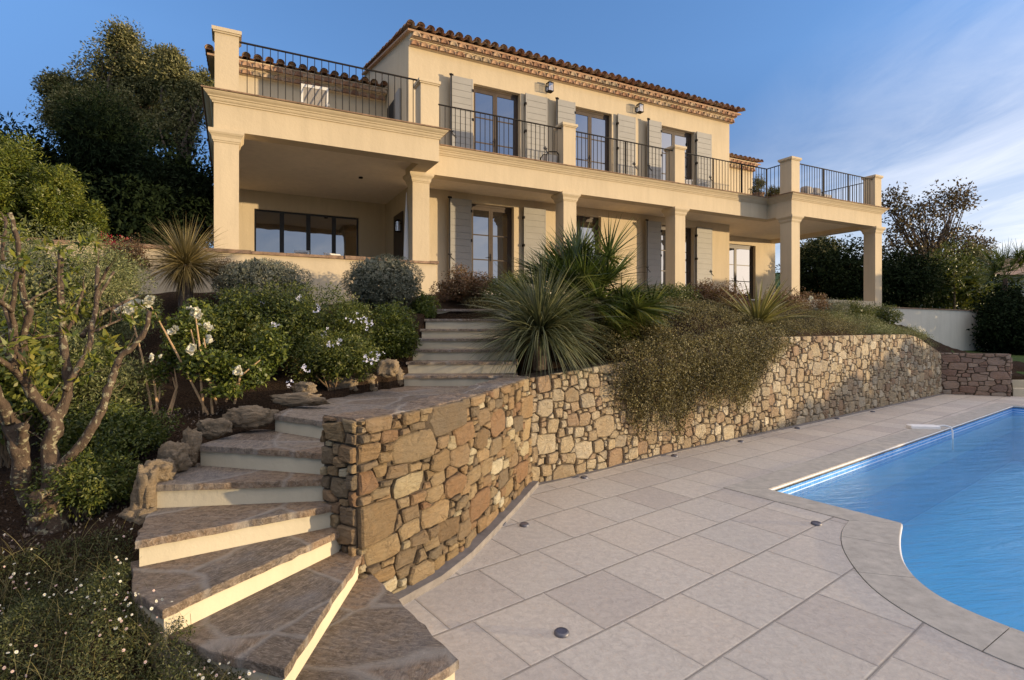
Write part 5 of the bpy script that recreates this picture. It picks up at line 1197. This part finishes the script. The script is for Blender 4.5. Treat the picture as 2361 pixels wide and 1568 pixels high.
def daisies(n,poly,zf,r,par,nm,seed,mat='petal_w'):
    rng=np.random.default_rng(seed); A=[];C=[]
    if callable(poly): X,Y,Z=poly(n,rng)
    else:
        X,Y=scatter(n*5,poly); kk=(np.sin(X*9+1.3*np.sin(Y*7))+np.sin(Y*11+X*4)+rng.normal(size=len(X))*.9)>.9; X,Y=X[kk][:n],Y[kk][:n]; Z=ghv(X,Y)+zf*rng.uniform(.7,1.15,len(X))
    for x,y,z in zip(X,Y,Z):
        ax=unit(rng.normal(size=3)*.45+np.array([.2,-.5,.8])); a=unit(np.cross(ax,[.1,.2,1.0])); b=np.cross(ax,a); c=np.array([x,y,z]); rr_=r*rng.uniform(.6,1.1)
        for q in range(9):
            t_=q*2*math.pi/9; d=a*math.cos(t_)+b*math.sin(t_); s_=np.cross(ax,d)*rr_*.26; A.append(np.stack([c+d*rr_*.25-s_*.6,c+d*rr_*.25+s_*.6,c+d*rr_+s_,c+d*rr_-s_]))
        cc=c+ax*.0015; C.append(np.stack([cc+a*rr_*.3,cc+b*rr_*.3,cc-a*rr_*.3,cc-b*rr_*.3]))
    foliage(nm,M[mat],par,[np.concatenate(A)]); foliage('flower_eye',M['yellow'],par,[np.concatenate(C)])
daisies(420,poly,.15,.0068,gc,'daisy_petals',3); daisies(260,poly,.14,.0062,gc,'daisy_petals',4,'petal_p')
tb_=[o_ for o_ in bpy.data.objects if o_.name.startswith('trailing_bush')]
# mulch chips
X,Y=scatter(1800,[(-3.3,3.0),(-2.2,3.0),(-1.9,2.75),(-2.2,3.6),(-2.6,4.6),(-2.2,5.0),(-3.6,5.2),(-3.6,3.4)])
P=np.stack([X,Y,ghv(X,Y)+.012],1); M['chip']=leafmat('mulch_chip',[(.03,.02,.014),(.08,.055,.038),(.16,.12,.085),(.26,.21,.16)],0,.9)
o=foliage('mulch_chips',M['chip'],None,[leaves_arr(rng,P,np.tile([0,0,1.0],(len(P),1)),.022,.014,.0,.5)]); tag(o,kind='stuff',label='scattered pale bark and gravel chips on the soil under the pruned tree',cat='mulch')
# ---------------- right background
def T(u,Y): return (u-CX)/F*Y
x=T(2135,27); tree('loose_tree','tall airy brownish tree standing behind the sloping wall right of the house',(x,27),1.6,
 [B(2170,475,27,38,38),B(2215,455,27,30,28),B(2120,500,27,32,36),B(2085,530,27,34,50),B(2160,545,27,50,36),B(2225,560,27,42,30),B(2115,590,26.5,60,34),B(2190,610,26.5,60,34),B(2060,470,27,20,30),B(2255,575,27,22,18),B(2060,590,27,35,50)],'leaf_autumn',.15,.085,34,131,.16,cr=.55,per=20,shell=.2,limbs=9)
def hedge(label,u,v,Y,ru,rv,mat,seed,n=70,npl=120,L=.14,W=.07,cat='hedge',name='background_hedge',cr=.5):
    b=B(u,v,Y,ru,rv); return shrub(name,label,u,v,Y,b[3],b[4],b[5],mat,n,cr,npl,L,W,seed,low=-1,cat=cat)
hedge('dark hedge seen through the open right wing',1925,640,24,120,75,'leaf_dark',141,110)
hedge('olive-green bush top above the dark hedge in the right wing opening',1880,585,27,50,28,'leaf_oak',142,40)
hedge('dark hedge directly behind the sloping wall next to the downpipe',2085,655,24,70,60,'leaf_dark',143,80)
hedge('dark green hedge behind the middle of the sloping wall',2190,660,25,65,60,'leaf_bush',144,80)
hedge('sunlit olive bush top in front of the airy tree',2240,610,26,45,30,'leaf_oak',145,40)
hedge('dark shaded hedge at the far right beyond the sloping wall',2335,755,21,75,78,'leaf_dark',146,90)
hedge('dark foliage mass between the palm and the neighbouring roof',2290,690,25.5,50,40,'leaf_dark',147,50)
yt=empty('young_tree',(T(2200,24),24,1.2),0,'slender young tree trunk behind the sloping wall','tree'); w=MB(); w.tube([(0,0,-.2),(.02,0,1.6),(.0,0,3.2)],[.05,.045,.03],7); w.build('trunk',M['bark'],yt)
P,N=clump_pts(np.random.default_rng(3),(T(2200,24),24,4.7),(.8,.7,.9),18,.35,60); put('crown','leaf_bush',yt,[leaves_arr(np.random.default_rng(4),P,N,.12,.06,.1,.9)])
x,y,z=PY(2318,640,22); rp=plant('fan_palm',(x,y,1.0),'shaded fan palm in front of the neighbouring house at the right edge','palm'); rng=np.random.default_rng(150)
w=MB(); w.tube([(0,0,-.2),(0,0,z-1.0)],[.09,.08],8); w.build('trunk',M['bark_dark'],rp)
for k in range(30):
    az=rng.uniform(0,2*math.pi); el=rng.uniform(-.5,1.2); frond(rp,np.array([x,y,z]),np.array([math.cos(az)*math.cos(el),math.sin(az)*math.cos(el),math.sin(el)]),rng.uniform(.5,1.0),rng.uniform(.7,1.0),rng,30,2.0)
nh=empty('neighbour_house',(T(2345,42),42,1.5),rad(-10),'neighbouring house with a low tiled roof at the right edge','house')
w=MB(); w.box((-4,0,-1),(9,8,4.35)); w.build('wall',M['plaster_grey'],nh)
w=MB(); w.add([(-4.9,-1,4.3),(9.9,-1,4.3),(9.9,9,4.3),(-4.9,9,4.3),(-1,4,6.1),(6,4,6.1)],[(0,1,5,4),(1,2,5),(2,3,4,5),(3,0,4),(0,3,2,1)]); w.build('roof',M['tile'],nh)
w=MB(); w.box((-1.6,-.03,.2),(-.4,.03,2.9)); w.box((1.2,-.03,1.0),(2.2,.03,2.8)); w.build('window',M['glass'],nh)
# terrace plants
def potted(label,u,v,Y,rx,rz,seed):
    x,y,z=PY(u,v,Y); e=plant('potted_shrub',(x,y,ZC),label,'potted plant'); rng=np.random.default_rng(seed); P,N=clump_pts(rng,(x,y,z),(rx,rx,rz),22,.12,90,.3); put('foliage','leaf_oak',e,[leaves_arr(rng,P,N,.06,.022,.1,.9)])
    w=MB(); w.loft([[(r*math.cos(a),r*math.sin(a),q) for a in [k*math.pi/6 for k in range(12)]] for r,q in ((.13,0),(.19,.3),(.21,.31),(.21,.35),(.17,.35))]); w.build('pot',M['brown_coping'],e)
    w=MB(); w.tube([(0,0,.3),(0,0,z-ZC)],[.02,.012],6); w.build('stem',M['stem'],e)
potted('taller potted olive shrub on the balcony corner near the right wing',1748,428,18.2,.22,.42,161)
potted('shorter potted shrub beside the right wing pier on the balcony',1785,447,18.4,.26,.24,162)
# ---------------- hedge and trees beyond the pool that shade the far end of the wall (outside the frame)
sh=plant('garden_hedge',(27,11,0),'clipped evergreen hedge on the seaward side of the pool terrace','hedge'); rng=np.random.default_rng(170); A=[]
for k in range(1500):
    y=rng.uniform(5.0,21) if k%3 else rng.uniform(13,21); hz=np.interp(y,[5,7,8.5,10,11.5,12.6,13.6,15,17,21],[.45,.75,1.1,1.5,2.0,1.8,2.4,3.6,4.2,4.6])+.1*math.sin(y*5); c=np.array([26.5+rng.uniform(-.4,.4),y,rng.uniform(-.1,hz-.12)])
    P=c+unit(rng.normal(size=(40,3)))*rng.uniform(.3,1,(40,1))*np.array([.3,.3,.14]); A.append(leaves_arr(rng,P,unit(rng.normal(size=P.shape)),.16,.12,0,1))
put('foliage','leaf_dark',sh,A)
# ================================================================ CAMERA, SUN, SKY
cam=bpy.data.cameras.new('camera'); co=bpy.data.objects.new('camera',cam); COL.objects.link(co); sc.camera=co
co.location=(0,0,H); co.rotation_euler=(rad(90),0,0); cam.sensor_width=36; cam.lens=36*F/2361; cam.clip_end=2000; cam.clip_start=.05
cam.shift_x=0; cam.shift_y=-(784-HY)/2361
SE=1.6; sd=Vector((1.747,-.225,0)).normalized(); sd=Vector((sd.x*math.cos(rad(SE)),sd.y*math.cos(rad(SE)),math.sin(rad(SE))))
su_=bpy.data.lights.new('sun','SUN'); su_.energy=SUN_E; su_.color=SUN_C; su_.angle=rad(.5); so=bpy.data.objects.new('sun',su_); COL.objects.link(so)
so.rotation_euler=sd.to_track_quat('Z','Y').to_euler()
wd=bpy.data.worlds.new('World'); sc.world=wd; wd.use_nodes=True; nt=wd.node_tree; nt.nodes.clear(); t=NT(nt)
sky=t.n('TexSky',sky_type='NISHITA'); sky.sun_disc=False; sky.sun_elevation=rad(SKY_EL); sky.sun_rotation=math.atan2(sd.x,sd.y); sky.altitude=0; sky.air_density=AIR; sky.dust_density=DUST; sky.ozone_density=OZ
tc=t.n('TexCoord').outputs['Generated']; sx=t.n('SeparateXYZ'); t.l(tc,sx.inputs[0]); Zc=t.math('MAXIMUM',sx.outputs[2],.03)
cv=t.n('CombineXYZ'); t.l(t.math('DIVIDE',sx.outputs[0],t.math('ADD',Zc,.12)),cv.inputs[0]); t.l(t.math('DIVIDE',sx.outputs[1],t.math('ADD',Zc,.12)),cv.inputs[1])
cm=t.map(cv.outputs[0],(1.1,.42,1),(0,0,rad(35))); n1=t.noise(cm,1.6,10,.62,1.4); n2=t.noise(t.map(cv.outputs[0],(.5,.5,1)),.8,4,.5)
side=t.ramp(t.math('ADD',t.math('MULTIPLY',sx.outputs[0],.9),t.math('MULTIPLY',sx.outputs[2],-.9)),[(.0,(0,0,0)),(.62,(1,1,1))])
cl=t.ramp(t.math('ADD',n1,t.math('MULTIPLY',n2,.25)),[(.50,(0,0,0)),(.80,(1,1,1))])
hz=t.ramp(sx.outputs[2],[(.0,(1,1,1)),(.16,(.7,.7,.7)),(.50,(0,0,0))])
fac=t.math('MULTIPLY',t.math('ADD',t.math('MULTIPLY',cl,.55),t.math('MULTIPLY',hz,.85)),side)
low=t.ramp(sx.outputs[2],[(.0,(.50,.45,.47)),(.28,(.60,.58,.62)),(.42,(.93,.90,.90)),(.55,(1.,1,1.))])
skc=t.mix(1.0,sky.outputs[0],low,'MULTIPLY')
col=t.mix(t.math('MINIMUM',fac,.92),skc,CLOUD)
# bright sky lobes added out of view, round the sun and overhead, to brighten the deck
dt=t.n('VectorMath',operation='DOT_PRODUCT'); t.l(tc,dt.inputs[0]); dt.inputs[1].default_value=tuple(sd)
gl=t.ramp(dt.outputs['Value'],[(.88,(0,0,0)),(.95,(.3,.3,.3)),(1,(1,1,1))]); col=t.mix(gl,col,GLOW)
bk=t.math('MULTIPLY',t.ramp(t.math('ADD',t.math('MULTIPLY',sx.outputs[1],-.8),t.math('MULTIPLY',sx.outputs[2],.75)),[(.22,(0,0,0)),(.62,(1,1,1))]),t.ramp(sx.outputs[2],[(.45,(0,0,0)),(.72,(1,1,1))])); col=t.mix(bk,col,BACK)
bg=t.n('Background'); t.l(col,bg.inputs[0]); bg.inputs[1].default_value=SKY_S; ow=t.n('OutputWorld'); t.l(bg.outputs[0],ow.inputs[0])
sc.view_settings.view_transform='Standard'; sc.view_settings.look='None'; sc.view_settings.gamma=1; sc.view_settings.exposure=EXPO
sc.render.engine='CYCLES'; sc.cycles.max_bounces=6; sc.cycles.transparent_max_bounces=12; sc.cycles.use_denoising=True
sc.cycles.sample_clamp_indirect=4
